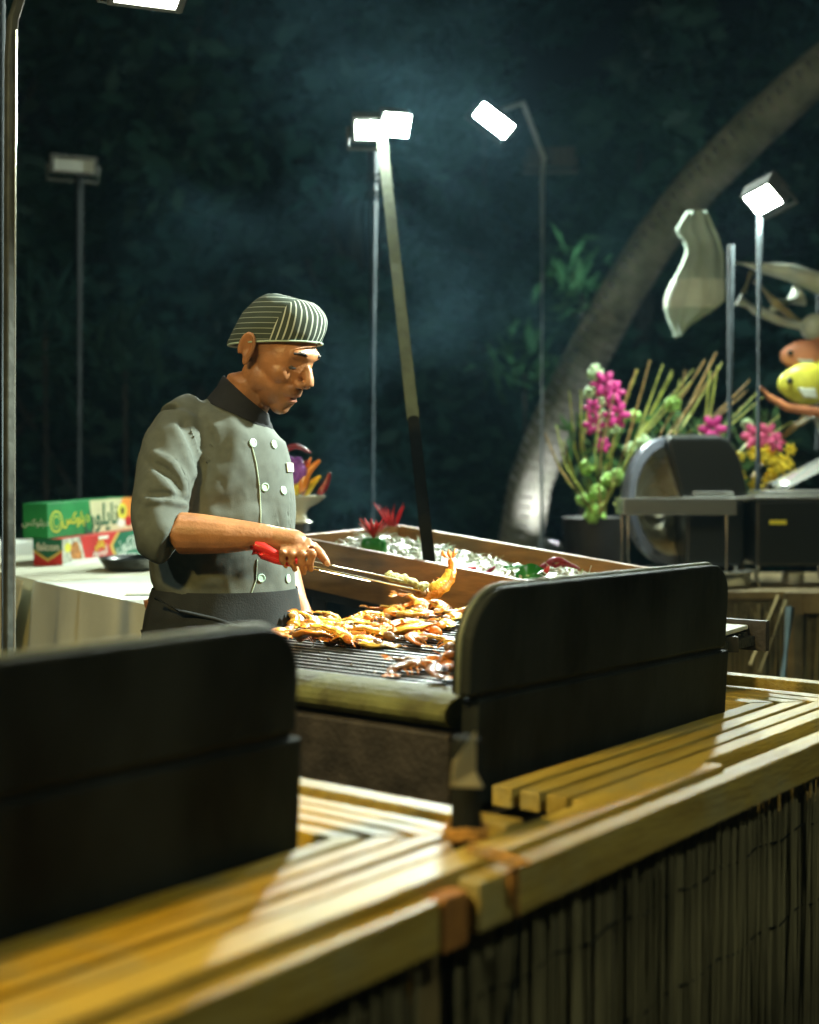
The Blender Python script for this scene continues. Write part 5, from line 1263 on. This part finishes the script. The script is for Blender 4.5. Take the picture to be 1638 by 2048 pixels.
bush('shrub with long pointed leaves left of the thin lamp pole, lower clump', P(1050, 745, 8.6), 70, .30, 'leaf_mid', 4)
bush('dark leafy shrub seen left of the chef', P(250, 740, 8.0), 60, .34, 'leaf_dark', 5)
bush('dark leafy shrub at the left under the unlit lamp', P(90, 640, 8.4), 60, .34, 'leaf_blue', 6)
# hedge closing the garden behind
hg = MB(); rr = random.Random(5)
for k in range(16000):
    p = Vector((rr.uniform(-8, 9), 15 + rr.uniform(-.5, .5), 4.2 * rr.random() ** .8 * (0.8 + .25 * noise.noise((k * .01, 0, 0)))))
    a = Vector((rr.gauss(0, 1), rr.gauss(0, .5), rr.gauss(0, 1))).normalized(); b_ = a.cross(Vector((rr.gauss(0, 1), rr.gauss(0, 1), rr.gauss(0, 1)))).normalized(); s = rr.uniform(.08, .18)
    hg.v += [p - a * s, p + b_ * s * .5, p + a * s, p - b_ * s * .5]; i = len(hg.v) - 4; hg.f.append((i, i + 1, i + 2, i + 3))
me = bpy.data.meshes.new('hedge_row'); me.from_pydata([tuple(v) for v in hg.v], [], hg.f); me.update()
tag(link('far_hedge', me, M['hedge_leaf']), 'dense dark hedge closing the garden far behind', 'hedge', kind='stuff')

# ================================================================ SMOKE AND NIGHT HAZE
hm = bpy.data.materials.new('night_haze'); hm.use_nodes = True
hn = hm.node_tree.nodes; hn.remove(hn['Principled BSDF'])
pv = hn.new('ShaderNodeVolumePrincipled'); pv.inputs['Color'].default_value = (0.38, 0.74, 1.0, 1); pv.inputs['Density'].default_value = 0.0013
hm.node_tree.links.new(pv.outputs[0], hn['Material Output'].inputs['Volume'])
hz = MB().box((-10, -4, -1), (11, 17, 9)).build('haze', hm)
tag(hz, kind='stuff')

# smoke rolling up from the grill
sm = bpy.data.materials.new('grill_smoke'); sm.use_nodes = True
n = sm.node_tree.nodes; l = sm.node_tree.links; n.remove(n['Principled BSDF'])
pv = n.new('ShaderNodeVolumePrincipled'); pv.inputs['Color'].default_value = (0.35, 0.74, 1.0, 1)
tc = n.new('ShaderNodeTexCoord'); gr_ = n.new('ShaderNodeTexGradient'); gr_.gradient_type = 'SPHERICAL'
mp = n.new('ShaderNodeMapping'); mp.inputs['Location'].default_value = (-1, -1, -1); mp.inputs['Scale'].default_value = (2, 2, 2)
l.new(tc.outputs['Generated'], mp.inputs[0]); l.new(mp.outputs[0], gr_.inputs[0])
ns = n.new('ShaderNodeTexNoise'); ns.inputs['Scale'].default_value = 1.5; ns.inputs['Detail'].default_value = 3; ns.inputs['Distortion'].default_value = .6; l.new(tc.outputs['Object'], ns.inputs['Vector'])
mr = n.new('ShaderNodeMapRange'); mr.inputs['From Min'].default_value = .53; mr.inputs['From Max'].default_value = .78; l.new(ns.outputs['Fac'], mr.inputs['Value'])
m1 = n.new('ShaderNodeMath'); m1.operation = 'MULTIPLY'; l.new(mr.outputs[0], m1.inputs[0]); l.new(gr_.outputs['Fac'], m1.inputs[1])
m2 = n.new('ShaderNodeMath'); m2.operation = 'MULTIPLY'; l.new(m1.outputs[0], m2.inputs[0]); m2.inputs[1].default_value = 0.12
l.new(m2.outputs[0], pv.inputs['Density']); l.new(pv.outputs[0], n['Material Output'].inputs['Volume'])
tag(MB().ell((-.15, 4.9, 2.05), (1.05, 1.3, 1.75), None, 24, 16).build('smoke', sm), kind='stuff')
